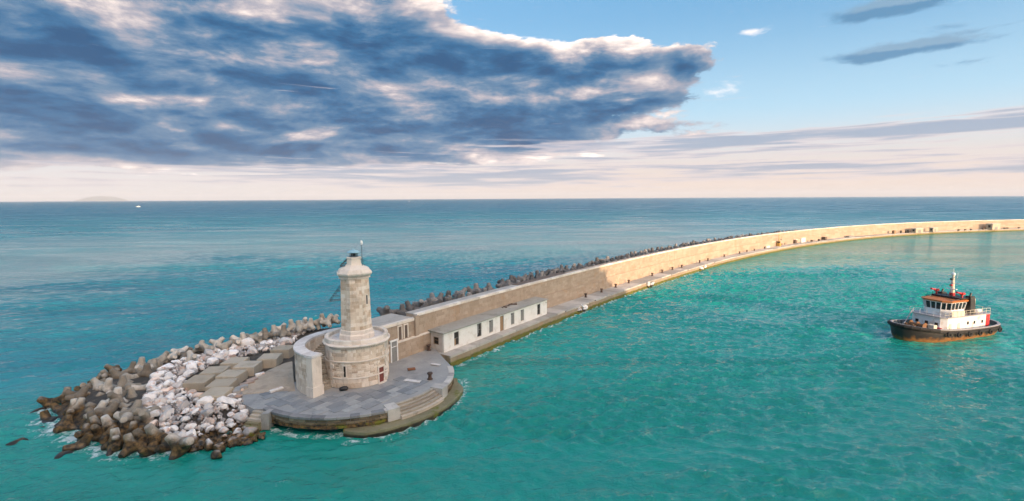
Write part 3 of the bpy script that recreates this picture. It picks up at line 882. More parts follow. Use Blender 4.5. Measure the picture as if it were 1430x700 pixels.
# ------------------------------------------------------------------ lighthouse
def polar(a, r, z=0.0):
    return Vector((TC.x + math.cos(a) * r, TC.y + math.sin(a) * r, z))
def build_lighthouse():
    t = thing('lighthouse', 'pale stone lighthouse with octagonal tower on a round drum base', 'lighthouse', (TC.x, TC.y, PZ))
    def B(mb, name, mat, parent=None, smooth=False):
        o = mb.build(name, mat, None, smooth)
        par = parent or t
        o.parent = par
        if par is t:
            o.location = (-TC.x, -TC.y, -PZ)
        return o
    c = (TC.x, TC.y)
    BA0, BA1 = TA - R(50), TA + R(57)              # the bay that stands proud on the harbour side
    # drum
    mb = MB(); mb.lathe([(0.5, PZ - 0.3), (4.58, PZ - 0.3), (4.58, 7.6), (0.5, 7.6)], c, 72)
    drum = B(mb, 'drum', M['limestone'])
    mb = MB(); mb.lathe([(4.0, PZ - 0.3), (4.88, PZ - 0.3), (4.88, 7.5), (4.0, 7.5)], c, 40, BA0, BA1)
    B(mb, 'bay', M['limestone'], drum)
    gaps = [(TA + R(41), 0.62, PZ, PZ + 2.25), (TA - R(22), 0.24, 3.65, 5.2)]
    def clear(a, z, hw, r):
        return all(not (abs((a - g[0]) * r) < g[1] + hw and g[2] - 0.1 < z < g[3] + 0.1) for g in gaps)
    def course(z0, z1, chh, sw, rel, r0, a0, a1, rr):
        mb = MB()
        L = (a1 - a0) * r0
        tmp = MB()
        ashlar(tmp, lambda u, z, d: polar(a0 + u / r0, r0 + d, z), L, z0, z1, chh, sw, rel, 0.014, rr)
        for i in range(0, len(tmp.f), 5):
            vs_ = tmp.v[i // 5 * 8:i // 5 * 8 + 8]
            m_ = sum((Vector(v) for v in vs_), Vector()) / 8
            a = math.atan2(m_.y - TC.y, m_.x - TC.x)
            hw = (Vector(vs_[1]) - Vector(vs_[0])).length / 2
            if not clear(a, m_.z, hw * 0.7, r0): continue
            mb.add(vs_, [(4, 5, 6, 7), (0, 1, 5, 4), (1, 2, 6, 5), (2, 3, 7, 6), (3, 0, 4, 7)], tmp.r[i])
        return mb
    rr = random.Random(3)
    mb = course(3.55, 5.55, 0.29, 0.72, 0.075, 4.88, BA0, BA1, rr)
    o = B(mb, 'rubble_courses', M['limestone'], drum); o['kind'] = 'stuff'
    mb = course(PZ, 3.4, 0.65, 1.15, 0.13, 4.88, BA0, BA1, rr)
    o = B(mb, 'plinth_stones', M['limestone'], drum); o['kind'] = 'stuff'
    mb = course(5.85, 7.4, 0.52, 1.0, 0.035, 4.88, BA0, BA1, rr)
    o = B(mb, 'upper_stones', M['limestone'], drum); o['kind'] = 'stuff'
    mb = course(PZ, 7.4, 0.53, 0.95, 0.05, 4.58, BA1, BA1 + R(62), rr)
    o = B(mb, 'side_stones', M['limestone'], drum); o['kind'] = 'stuff'
    mb = course(PZ, 7.4, 0.53, 0.95, 0.05, 4.58, BA0 - R(75), BA0, rr)
    o = B(mb, 'side_stones', M['limestone'], drum); o['kind'] = 'stuff'
    # quoins at the ends of the bay
    for a, sg in ((BA0, 1), (BA1, -1)):
        mb = MB()
        for k in range(10):
            z = PZ + 0.53 * k
            w = 0.13 if k % 2 else 0.075
            x0, x1 = (a - 0.006, a + w) if sg > 0 else (a - w, a + 0.006)
            mb.lathe([(4.5, z + 0.02), (5.0, z + 0.02), (5.0, z + 0.51), (4.5, z + 0.51)], c, 3, x0, x1, rnd=rr.random())
        o = B(mb, 'quoins', M['trim_stone'], drum); o['kind'] = 'stuff'
    # string courses
    mb = MB(); mb.lathe([(4.6, 5.58), (5.04, 5.62), (5.04, 5.76), (4.6, 5.82)], c, 44, BA0 - 0.01, BA1 + 0.01); B(mb, 'string_course', M['trim_stone'], drum)
    mb = MB(); mb.lathe([(4.6, 3.40), (5.06, 3.40), (5.02, 3.54), (4.6, 3.56)], c, 44, BA0 - 0.01, BA1 + 0.01); B(mb, 'string_course', M['trim_stone'], drum)
    mb = MB(); mb.lathe([(4.4, 5.30), (4.70, 5.34), (4.70, 5.50), (4.4, 5.54)], c, 50, BA1 + 0.02, BA0 + 2 * PI - 0.02); B(mb, 'string_course', M['trim_stone'], drum)
    # dentils, cornice, parapet
    mb = MB()
    n = 34
    for k in range(n):
        a = BA0 + (BA1 - BA0) * (k + 0.5) / n
        mb.lathe([(4.86, 7.42), (5.10, 7.42), (5.10, 7.62), (4.86, 7.62)], c, 1, a - 0.014, a + 0.014)
    o = B(mb, 'dentils', M['trim_stone'], drum); o['kind'] = 'stuff'
    mb = MB(); mb.lathe([(3.9, 7.60), (5.02, 7.60), (5.26, 7.72), (5.28, 7.84), (5.0, 7.92), (3.9, 7.90)], c, 44, BA0 - 0.02, BA1 + 0.02); B(mb, 'cornice', M['trim_stone'], drum)
    mb = MB(); mb.lathe([(3.9, 7.50), (4.74, 7.50), (4.90, 7.62), (4.90, 7.74), (4.7, 7.80), (3.9, 7.80)], c, 60, BA1 + 0.022, BA0 + 2 * PI - 0.022); B(mb, 'cornice', M['trim_stone'], drum)
    k, n = 0, 22
    for k in range(n):
        a = 2 * PI * k / n
        mb = MB(); mb.lathe([(4.02, 7.85), (4.62, 7.80), (4.60, 8.38), (4.50, 8.44), (4.10, 8.44), (4.02, 8.38)], c, 4, a + 0.003, a + 2 * PI / n - 0.003)
        B(mb, 'parapet_stone', M['trim_stone_o'], drum)
    mb = MB(); mb.lathe([(1.5, 7.7), (4.03, 7.7), (4.03, 7.95), (1.5, 7.97)], c, 48); B(mb, 'gallery_floor', M['white_top'], drum)
    # door
    a = TA + R(41)
    d = thing('x', '', ''); bpy.data.objects.remove(d)
    mb = MB()
    def pan(mb, a, r0, r1, u0, u1, z0, z1):
        mb.lathe([(r0, z0), (r1, z0), (r1, z1), (r0, z1)], c, 2, a + u0 / 4.9, a + u1 / 4.9)
    pan(mb, a, 4.8, 5.06, -0.66, -0.46, PZ, PZ + 2.2); pan(mb, a, 4.8, 5.06, 0.46, 0.66, PZ, PZ + 2.2); pan(mb, a, 4.8, 5.08, -0.72, 0.72, PZ + 2.2, PZ + 2.45)
    pan(mb, a, 4.8, 5.3, -0.75, 0.75, PZ - 0.05, PZ + 0.10)
    fr = B(mb, 'door_frame', M['trim_stone'])
    mb = MB()
    for q in range(4): pan(mb, a, 4.8, 4.93 + 0.008 * (q % 2), -0.455 + 0.2275 * q, -0.455 + 0.2275 * (q + 1) - 0.01, PZ + 0.1, PZ + 2.2)
    pan(mb, a, 4.9, 4.96, -0.44, 0.44, PZ + 0.5, PZ + 0.62); pan(mb, a, 4.9, 4.96, -0.44, 0.44, PZ + 1.6, PZ + 1.72)
    B(mb, 'door_leaf', M['red_door'], fr)
    # slit window of the drum
    a = TA - R(22)
    mb = MB()
    pan(mb, a, 4.8, 4.99, -0.30, -0.17, 3.65, 5.15); pan(mb, a, 4.8, 4.99, 0.17, 0.30, 3.65, 5.15); pan(mb, a, 4.8, 5.0, -0.34, 0.34, 5.15, 5.32); pan(mb, a, 4.8, 5.02, -0.34, 0.34, 3.56, 3.65)
    wf = B(mb, 'slit_window', M['trim_stone'])
    mb = MB(); pan(mb, a, 4.8, 4.895, -0.17, 0.17, 3.65, 5.15); B(mb, 'opening', M['dark_void'], wf)
    # octagonal shaft
    rot = TA + R(25)
    def oct_(r, z): return [polar(rot + k * PI / 4, r, z) for k in range(8)]
    mb = MB(); mb.loft([oct_(2.72, 7.9), oct_(2.72, 8.55), oct_(2.62, 8.68), oct_(2.50, 8.70), oct_(2.50, 9.15), oct_(2.40, 9.25)])
    B(mb, 'shaft_plinth', M['trim_stone'])
    R0, R1, Z0, Z1 = 2.34, 2.14, 9.2, 16.4
    mb = MB(); mb.loft([oct_(R0, Z0), oct_(R1, Z1)])
    sh = B(mb, 'shaft', M['limestone'])
    def rad(z): return R0 + (R1 - R0) * (z - Z0) / (Z1 - Z0)
    mb = MB()
    for k in range(8):
        nrm = Vector((math.cos(rot + (k + 0.5) * PI / 4), math.sin(rot + (k + 0.5) * PI / 4), 0))
        def sf(u, z, dd, k=k, nrm=nrm):
            a_, b_ = polar(rot + k * PI / 4, rad(z), z), polar(rot + (k + 1) * PI / 4, rad(z), z)
            return a_.lerp(b_, u) + nrm * dd
        tmp = MB()
        # u runs 0..1 across a face about 1.72 m wide
        nz = 14
        h = (Z1 - 0.1 - Z0 - 0.1) / nz
        for q in range(nz):
            za, zb = Z0 + 0.1 + q * h, Z0 + 0.1 + (q + 1) * h
            cuts = [0.0] + ([rr.uniform(0.4, 0.6)] if q % 2 else sorted((rr.uniform(0.22, 0.38), rr.uniform(0.62, 0.78)))) + [1.0]
            for ua, ub in zip(cuts[:-1], cuts[1:]):
                if k == slit_face(rot) and q in (8, 9) and ua < 0.55 < ub: continue
                j, e, dd = 0.006, 0.016, 0.03 * rr.uniform(0.3, 1)
                p = [sf(u_, z_, 0.0) for u_, z_ in ((ua + j, za + .012), (ub - j, za + .012), (ub - j, zb - .012), (ua + j, zb - .012))]
                s_ = [sf(u_, z_, dd) for u_, z_ in ((ua + e, za + .03), (ub - e, za + .03), (ub - e, zb - .03), (ua + e, zb - .03))]
                mb.add(p + s_, [(4, 5, 6, 7), (0, 1, 5, 4), (1, 2, 6, 5), (2, 3, 7, 6), (3, 0, 4, 7)], rr.random())
    o = B(mb, 'shaft_stones', M['limestone'], sh); o['kind'] = 'stuff'
    # slit window in the shaft
    kf = slit_face(rot)
    nrm = Vector((math.cos(rot + (kf + 0.5) * PI / 4), math.sin(rot + (kf + 0.5) * PI / 4), 0))
    a_, b_ = polar(rot + kf * PI / 4, rad(13.3)), polar(rot + (kf + 1) * PI / 4, rad(13.3))
    mid, tan = a_.lerp(b_, 0.55), (b_ - a_).normalized()
    mb = MB(); mb.obox((mid + nrm * 0.02).xy, tan.xy, nrm.xy, 0.26, 0.06, 12.55, 14.15)
    wf = B(mb, 'slit_window', M['trim_stone'])
    mb = MB(); mb.obox((mid + nrm * 0.03).xy, tan.xy, nrm.xy, 0.13, 0.06, 12.75, 14.0); B(mb, 'opening', M['dark_void'], wf)
    # frieze, cornice and stone cap
    mb = MB()
    for k in range(8):
        a_, b_ = polar(rot + k * PI / 4, 2.2, 0), polar(rot + (k + 1) * PI / 4, 2.2, 0)
        tn = (b_ - a_).normalized(); nr = Vector((tn.y, -tn.x, 0))
        for q in range(7):
            p = a_.lerp(b_, (q + 0.5) / 7)
            mb.obox((p + nr * 0.09).xy, tn.xy, nr.xy, 0.065, 0.1, 16.42, 16.62)
    o = B(mb, 'dentils', M['trim_stone']); o['kind'] = 'stuff'
    mb = MB(); mb.loft([oct_(2.2, 16.35), oct_(2.2, 16.62), oct_(2.42, 16.72), oct_(2.66, 16.95), oct_(2.70, 17.15), oct_(2.56, 17.22), oct_(2.3, 17.62), oct_(1.35, 18.05), oct_(1.2, 18.2)])
    B(mb, 'cornice_cap', M['trim_stone'])
    mb = MB(); mb.loft([oct_(1.12, 18.15), oct_(1.06, 19.0), oct_(1.16, 19.04), oct_(1.18, 19.2), oct_(1.0, 19.24)])
    B(mb, 'neck', M['trim_stone'])
    # lantern
    mb = MB()
    mb.lathe([(0.2, 19.2), (0.62, 19.2), (0.62, 19.35), (0.2, 19.35)], c, 16)
    for k in range(8):
        a = 2 * PI * k / 8
        p = polar(a, 0.56, 19.3); mb.tube(p, p + Vector((0, 0, 0.6)), 0.05, n=6)
    lan = B(mb, 'lantern', M['steel_grey'])
    mb = MB(); mb.lathe([(0.05, 19.35), (0.40, 19.35), (0.40, 19.86), (0.05, 19.86)], c, 16); B(mb, 'lens', M['glass_dark'], lan)
    mb = MB(); mb.lathe([(0.0, 19.86), (0.98, 19.84), (1.0, 19.90), (0.5, 20.16), (0.16, 20.22), (0.14, 20.34), (0.0, 20.36)], c, 20); B(mb, 'lantern_roof', M['lantern'], lan)
    # signal lamp on a pole
    p = polar(TA + R(62), 1.32, 0)
    mb = MB(); mb.tube((p.x, p.y, 18.0), (p.x, p.y, 21.0), 0.05, 0.035); mb.tube((p.x + .35, p.y, 18.0), (p.x, p.y, 19.2), 0.03)
    mb.tube((p.x, p.y, 18.9), (TC.x, TC.y, 18.9), 0.025)
    pole = B(mb, 'lamp_pole', M['iron'])
    mb = MB(); mb.lathe([(0.0, 20.95), (0.14, 20.97), (0.16, 21.1), (0.20, 21.2), (0.17, 21.42), (0.08, 21.55), (0.0, 21.58)], (p.x, p.y), 12); B(mb, 'signal_lamp', M['white_paint'], pole)
    # iron bracket frames on the left
    ld = Vector((math.cos(TA - R(84)), math.sin(TA - R(84)), 0))
    sd = Vector((-ld.y, ld.x, 0))
    def bracket(r0, z0, reach, h, w):
        mb = MB()
        for s_ in (-w, w):
            q = TC + sd * s_
            a_, b_, e_ = q + ld * r0 + Vector((0, 0, z0)), q + ld * (r0 + reach) + Vector((0, 0, z0)), q + ld * r0 + Vector((0, 0, z0 + h))
            mb.tube(a_, b_, 0.04); mb.tube(b_, e_, 0.04)
            for f in (0.35, 0.7):
                mb.tube(e_.lerp(b_, f), e_.lerp(a_, f), 0.028)
        for f in (0.0, 0.5, 1.0):
            g = ld * (r0 + reach * f) + Vector((0, 0, z0))
            mb.tube(TC + sd * -w + g, TC + sd * w + g, 0.03)
        return mb
    B(bracket(2.05, 13.35, 1.6, 1.9, 0.55), 'iron_bracket', M['iron'])
    B(bracket(0.95, 18.05, 1.05, 0.95, 0.35), 'iron_bracket', M['iron'])
    t.scale = (0.93, 0.93, 1.0)
    # curved stair with its outer wall, climbing round the seaward side
    st = thing('curved_staircase', 'curved stone stair with thick pale outer wall sweeping round the drum', 'staircase', (TC.x, TC.y, PZ))
    def C(mb, name, mat, parent=None, smooth=False):
        o = mb.build(name, mat, parent or st, smooth)
        if parent is None: o.location = (-TC.x, -TC.y, -PZ)
        return o
    a0, a1 = R(-119), R(-119) - R(128)
    NS = 34
    for k in range(NS):
        b = a0 + (a1 - a0) * k / NS
        e = a0 + (a1 - a0) * (k + 1) / NS
        z = PZ + (7.86 - PZ) * (k + 1) / NS
        zb = max(PZ - 0.2, z - 1.2)
        mb = MB(); mb.lathe([(4.2, zb), (6.85, zb), (6.85, z), (4.2, z)], c, 2, e - 0.03, b)
        C(mb, 'step', M['step'])
    # outer wall: stones on a solid core, broad white top
    w0, w1 = R(-121), R(-121) - R(150)
    RI, RO = 6.86, 8.15
    mb = MB(); mb.lathe([(RI, PZ - 0.6), (RO, PZ - 0.6), (RO - 0.03, 7.2), (RI, 7.2)], c, 60, w1, w0)
    wl = C(mb, 'outer_wall', M['limestone'])
    mb = MB()
    ashlar(mb, lambda u, z, d_: polar(w1 + u / RO, RO - 0.02 + d_, z), (w0 - w1) * RO, PZ - 0.2, 7.2, 0.55, 1.15, 0.035, 0.012, rr)
    ashlar(mb, lambda u, z, d_: polar(w0 - u / RI, RI - d_, z), (w0 - w1) * RI, PZ - 0.2, 7.2, 0.55, 1.0, 0.035, 0.012, rr)
    o = C(mb, 'wall_stones', M['limestone'], wl); o['kind'] = 'stuff'
    n = 20
    for k in range(n):
        b, e = w1 + (w0 - w1) * k / n, w1 + (w0 - w1) * (k + 1) / n
        mb = MB(); mb.lathe([(RI - 0.08, 7.2), (RO + 0.10, 7.2), (RO + 0.14, 7.32), (RO + 0.10, 7.46), (RI - 0.05, 7.50)], c, 5, b + 0.002, e - 0.002)
        C(mb, 'coping_stone', M['white_top_o'], wl)
    # end pier
    pa = R(-117.5)
    pc = polar(pa, 7.55)
    ur, ut = Vector((math.cos(pa), math.sin(pa), 0)), Vector((-math.sin(pa), math.cos(pa), 0))
    mb = MB(); mb.obox(pc.xy, ur.xy, ut.xy, 0.86, 0.62, PZ - 0.1, 3.35); mb.obox(pc.xy, ur.xy, ut.xy, 0.76, 0.52, 3.35, 7.22)
    pr = C(mb, 'pier', M['trim_stone'])
    mb = MB(); mb.obox(pc.xy, ur.xy, ut.xy, 0.9, 0.66, 7.22, 7.36); mb.obox(pc.xy, ur.xy, ut.xy, 0.82, 0.58, 7.36, 7.52); C(mb, 'pier_cap', M['white_top'], pr)
def slit_face(rot):
    # the face that looks a little right of the viewer
    best = None
    for k in range(8):
        a = rot + (k + 0.5) * PI / 4 - (TA + R(47))
        a = abs((a + PI) % (2 * PI) - PI)
        if best is None or a < best[0]: best = (a, k)
    return best[1]
M['trim_stone_o'] = stone('trim_stone_o', (0.58, 0.50, 0.42), (0.73, 0.65, 0.565), (0.82, 0.76, 0.69), use='obj', stain_amt=0.35, stain=(0.3, 0.24, 0.18), contrast=0.6)
M['white_top_o'] = stone('white_top_o', (0.45, 0.42, 0.40), (0.66, 0.63, 0.61), (0.80, 0.78, 0.77), use='obj', scale=1.2, stain_amt=0.5, stain=(0.34, 0.27, 0.22), contrast=0.5)
build_lighthouse()

# ------------------------------------------------------------------ white building on the quay
def build_quay_house():
    a, b = at(620, 493.3, QZ), at(763.7, 439, QZ)
    ex = (b - a).xy.normalized(); ex = Vector((ex.x, ex.y, 0)); ey = Vector((-ex.y, ex.x, 0))
    L, D, H = (b - a).length, 3.65, 3.25
    t = thing('quay_house', 'long low white building with flat grey roof against the sea wall', 'building', (a.x, a.y, QZ + 0.03), math.atan2(ex.y, ex.x))
    ops = []
    for px in (637.7, 669.5, 686, 701, 716, 729.5, 752.5):
        # where the openings stand along the front
        lo, hi = 0.0, L
        for _ in range(40):
            m_ = (lo + hi) / 2
            p = a + ex * m_
            d = ray(px, 0); # same column
            # compare columns by projecting
            if proj_x(p.x, p.y, QZ + 1.6) < px: lo = m_
            else: hi = m_
        ops.append(m_)
    kinds = ['board', 'boarded', 'grey', 'board_door', 'grey', 'grey', 'dark']
    w = 0.62
    xs = [0.0]
    for o in ops: xs += [o - w, o + w]
    xs.append(L)
    T = 0.28
    def top(x): return H
    for i in range(0, len(xs) - 1, 2):
        mb = MB(); mb.box(xs[i], xs[i + 1], 0, T, -0.1, H); mb.build('front_wall', M['plaster'], t)
    for i, o in enumerate(ops):
        z0 = 0.0 if kinds[i] == 'board_door' else 0.55
        z1 = 2.85 if i not in (1, 3) else 3.0
        mb = MB(); mb.box(o - w, o + w, 0.001, T, z1, H)
        if z0 > 0: mb.box(o - w, o + w, 0.001, T, -0.1, z0 - 0.06)
        mb.build('front_wall', M['plaster'], t)
        name = 'door' if kinds[i] == 'board_door' else 'window'
        fr = MB()
        f = 0.07
        fr.box(o - w, o - w + f, 0.10, 0.2, z0, z1); fr.box(o + w - f, o + w, 0.10, 0.2, z0, z1)
        fr.box(o - w + f, o + w - f, 0.10, 0.2, z1 - f, z1); fr.box(o - w + f, o + w - f, 0.10, 0.2, z0, z0 + f)
        if name == 'window': fr.box(o - w + f, o + w - f, 0.11, 0.19, (z0 + z1) / 2, (z0 + z1) / 2 + 0.05)
        wn = fr.build(name, M['grey_board'], t)
        if z0 > 0:
            sl = MB(); sl.box(o - w - 0.06, o + w + 0.06, -0.07, T, z0 - 0.06, z0 - 0.004); sl.build('sill', M['trim_stone'], wn)
        mb = MB(); mb.box(o - w + f, o + w - f, 0.185, 0.199, z0 + f, z1 - f)
        k = kinds[i]
        mb.build('void', M['dark_void'], wn)
        if k in ('board', 'boarded'):
            for q in range(3):
                x0 = o - w + f + 0.01 + q * 0.16; zz = z0 + f + (0.0 if k == 'board' else 0.3 * q)
                mb = MB(); mb.box(x0, x0 + 0.15, 0.13, 0.16, zz, zz + (1.1 if k == 'board' else 1.7)); mb.build('plank', M['board'] if k == 'board' else M['grey_board'], wn)
        elif k == 'grey':
            mb = MB(); mb.box(o - w + f, o - 0.03, 0.13, 0.16, z0 + f, z1 - f - 0.25); mb.build('shutter', M['grey_board'], wn)
            mb = MB(); mb.box(o + 0.03, o + w - f, 0.12, 0.15, z0 + f, z1 - f); mb.build('shutter', M['grey_board'], wn)
        elif k == 'board_door':
            for q in range(5):
                x0 = o - w + f + q * 0.213
                mb = MB(); mb.box(x0, x0 + 0.2, 0.12 + 0.005 * (q % 2), 0.16, 0.08, 2.9); mb.build('plank', M['board'], wn)
    # left gable end with a square hole of a window
    wx0, wx1, wz0, wz1 = 1.15, 2.35, 1.15, 2.45
    mb = MB()
    for y0_, y1_, z0_, z1_ in ((T, wx0, -0.1, H), (wx1, D, -0.1, H), (wx0, wx1, -0.1, wz0), (wx0, wx1, wz1, H)):
        mb = MB(); mb.box(0.001, T, y0_, y1_, z0_, z1_); mb.build('end_wall', M['plaster_warm'], t)
    fr = MB()
    for y0, y1, z0, z1 in ((wx0, wx0 + .09, wz0, wz1), (wx1 - .09, wx1, wz0, wz1), (wx0 + .09, wx1 - .09, wz0, wz0 + .09), (wx0 + .09, wx1 - .09, wz1 - .09, wz1)): fr.box(0.04, 0.2, y0, y1, z0, z1)
    fr.box(0.08, 0.14, wx0 + 0.09, wx1 - 0.09, wz0 + 0.72, wz0 + 0.76)
    wn = fr.build('window', M['board'], t)
    mb = MB(); mb.box(0.16, 0.19, wx0 + 0.09, wx1 - 0.09, wz0 + 0.09, wz1 - 0.09); mb.build('void', M['dark_void'], wn)
    mb = MB(); mb.box(L - T, L, T + 0.001, D, -0.1, H); mb.build('end_wall', M['plaster'], t)
    mb = MB(); mb.box(T + 0.001, L - T - 0.001, D - T, D, -0.1, H); mb.build('back_wall', M['plaster'], t)
    # flat roof with an overhanging slab edge
    r = random.Random(2)
    rings = []
    n = 30
    for k in range(n + 1):
        x = -0.35 + (L + 0.6) * k / n
        j = 0.05 * mnoise.noise(Vector((x * 0.8, 1, 1)))
        rings.append([(x, -0.28 + j, H + 0.004), (x, D + 0.25, H + 0.004), (x, D + 0.25, H + 0.30), (x, D * 0.5, H + 0.26), (x, -0.28 + j, H + 0.17)])
    mb = MB(); mb.loft(rings); rf = mb.build('roof', M['roof_felt'], t)
    # heap of fallen masonry on the roof
    for k in range(9):
        mb = MB(); s_ = r.uniform(0.15, 0.42)
        mb.box(-s_, s_, -s_ * 0.7, s_ * 0.7, 0, s_ * 0.7, ch=0.04)
        o = mb.build('rubble_piece', M['dark_band'], rf); o.location = (L * 0.66 + r.uniform(-2.4, 2.4), D * 0.72 + r.uniform(-0.5, 0.5), H + 0.26); o.rotation_euler = (r.uniform(-.4, .4), r.uniform(-.4, .4), r.uniform(0, 3))
    mb = MB(); mb.box(L * 0.62, L * 0.72, D * 0.25, D * 0.62, H + 0.23, H + 0.275); mb.build('roof_patch', M['quay_top'], rf)
    # stub pipe at the right end, drain pipe at the left
    mb = MB(); mb.tube((L + 0.05, -0.02, 2.6), (L - 0.7, -0.06, 2.75), 0.05); mb.build('pipe', M['grey_board'], t)
    mb = MB(); mb.tube((0.1, -0.06, -0.02), (-0.06, D * 0.9, 0.3), 0.035); mb.tube((-0.06, D * 0.9, 0.3), (-0.06, D * 0.9, H), 0.04); mb.build('drain_pipe', M['iron'], t)
def proj_x(X, Y, Z):
    Z = Z - CAM_H
    yc = Y * _cp - Z * _sp
    up = Y * _sp + Z * _cp
    xr, yr = X / yc * F, -up / yc * F
    return PCX + _cr * xr - _sr * yr
M['plaster_warm'] = simple('plaster_warm', (0.66, 0.60, 0.54), 0.85, var=0.06, scale=1.2, bump=0.2, dirt=(0.40, 0.33, 0.27), dirt_amt=0.6)
build_quay_house()

# ------------------------------------------------------------------ rubble head: mound, blocks, rocks, tetrapods
MOUND_POLY = [Vector((p.x, p.y)) for p in SHORE] + [Vector((-28, 60)), Vector((-24, 70))] + [wpos(s, 2.0).xy for s in (2, 12, 30, 60, 100, 150, 200)] \
    + [wpos(s, 19.0).xy for s in (200, 150, 100, 60, 35, 24)] + [Vector((p.x, p.y)) for p in SHORE_BACK]
_MP = np.array([(p[0], p[1]) for p in MOUND_POLY])
def poly_dist(x, y):
    """signed distance to the mound's waterline (positive inside)"""
    x = np.atleast_1d(np.asarray(x, dtype=float)); y = np.atleast_1d(np.asarray(y, dtype=float))
    ins = np.zeros(x.shape, bool); d = np.full(x.shape, 1e9)
    n = len(_MP)
    for i in range(n):
        ax, ay = _MP[i]; bx, by = _MP[(i + 1) % n]
        dx, dy = bx - ax, by - ay
        u = np.clip(((x - ax) * dx + (y - ay) * dy) / (dx * dx + dy * dy + 1e-9), 0, 1)
        d = np.minimum(d, np.hypot(x - ax - u * dx, y - ay - u * dy))
        c = ((ay > y) != (by > y)) & (x < (bx - ax) * (y - ay) / (by - ay + 1e-12) + ax)
        ins ^= c
    return np.where(ins, d, -d)
def mound_z(x, y):
    d = poly_dist(x, y)
    along = (np.asarray(x) + 22) * 0.57 + (np.asarray(y) - 68.2) * 0.82
    side = (np.asarray(x) + 22) * -0.82 + (np.asarray(y) - 68.2) * 0.57
    hm = 1.75 + 2.9 * np.clip((along - 4) / 26.0, 0, 1) * np.clip((side + 4) / 8, 0, 1)
    return np.minimum(d * 0.5 - 0.45, hm)
def build_mound():
    gx, gy = np.arange(-70, 150, 0.9), np.arange(44, 300, 0.9)
    X, Y = np.meshgrid(gx, gy)
    Z = mound_z(X.ravel(), Y.ravel()).reshape(X.shape)
    Z += np.array([mnoise.fractal(Vector((a * 0.5, b * 0.5, 0)), 1.0, 2.0, 4) for a, b in zip(X.ravel(), Y.ravel())]).reshape(X.shape) * 0.16
    keep = Z > -1.6
    # keep clear of the basin side
    ids = -np.ones(X.shape, int)
    vs_, fs_ = [], []
    for j in range(X.shape[0] - 1):
        for i in range(X.shape[1] - 1):
            if keep[j, i] and keep[j + 1, i] and keep[j, i + 1] and keep[j + 1, i + 1]:
                q = []
                for (jj, ii) in ((j, i), (j, i + 1), (j + 1, i + 1), (j + 1, i)):
                    if ids[jj, ii] < 0:
                        ids[jj, ii] = len(vs_); vs_.append((X[jj, ii], Y[jj, ii], Z[jj, ii]))
                    q.append(int(ids[jj, ii]))
                fs_.append(q)
    mb = MB(); mb.add(vs_, fs_)
    o = mb.build('rubble_mound', M['mound'], smooth=True)
    tag(o, 'dark rubble core of the breakwater under its rocks', kind='structure')
    # patch of bare trodden ground between the blocks and the stair
    pts = [at(*p, PZ) for p in [(339, 551), (372, 548), (412, 546), (409, 520), (408, 505), (398, 507), (375, 517), (352, 530), (338, 541)]]
    cen = sum(pts, Vector()) / len(pts)
    mb = MB()
    rings = []
    for f, z in ((1.05, PZ - 0.6), (1.0, PZ + 0.02), (0.75, PZ + 0.12), (0.4, PZ + 0.16), (0.1, PZ + 0.14)):
        rings.append([cen + (p - cen) * f + Vector((0, 0, z - PZ + (0.09 * mnoise.noise(p * f) if z > PZ else 0))) for p in pts])
    mb.loft(rings)
    o = mb.build('bare_ground', M['dirt'])
    tag(o, 'patch of bare sandy ground between concrete blocks and curved stair', kind='structure')
build_mound()

def build_blocks():
    grp = 'large concrete blocks laid in two rows beside the stair'
    rowsR = [[(280.6, 549), (294, 541.5), (318.8, 540.7), (317, 556)], [(287.5, 541), (300, 529.7), (327.5, 528.6), (324, 538)], [(301, 527), (317, 516), (345.8, 515.5), (330, 526)],
             [(323, 513.7), (337.8, 503.4), (368.6, 503.4), (354, 513)], [(357, 503), (370, 493), (392, 492), (388, 502)], [(380, 490), (390, 481), (408, 480), (406, 490)]]
    rowsL = [[(259, 535), (269, 523.5), (300, 523), (286, 535)], [(278, 522.5), (290, 511.4), (321.7, 510.3), (310, 521)], [(310, 508), (320, 499), (344, 498), (338, 507.5)]]
    axis = Vector((-0.12, 0.993, 0))
    word = ['nearest', 'second', 'third', 'fourth', 'fifth', 'farthest']
    for nm, rows in (('right', rowsR), ('left', rowsL)):
        for i, q in enumerate(rows):
            z = 2.95 + 0.05 * i
            pts = [at(*p, z) for p in q]
            cen = sum(pts, Vector()) / 4
            mb = MB()
            hx, hy = 1.42 + 0.06 * (i % 2), 1.5
            rot = R(4 + 4 * math.sin(i * 2.1))
            ax = Vector((math.cos(rot), math.sin(rot), 0)); ay = Vector((-ax.y, ax.x, 0))
            def rg(f, zz): return [ax * sx * (hx - f) + ay * sy * (hy - f) + Vector((0, 0, zz)) for sx, sy in ((-1, -1), (1, -1), (1, 1), (-1, 1))]
            mb.loft([rg(0, -1.9), rg(0, -0.07), rg(0.05, 0)])
            o = mb.build('concrete_block', M['concrete'])
            o.location = cen
            o.rotation_euler = (rng.uniform(-.03, .03), rng.uniform(-.03, .03), 0)
            w = ['nearest', 'middle', 'farthest'][i] if nm == 'left' else word[i]
            tag(o, f'{w} tan concrete block of the {"seaward" if nm == "left" else "stairward"} row beside the white rubble', 'concrete block', grp)
build_blocks()

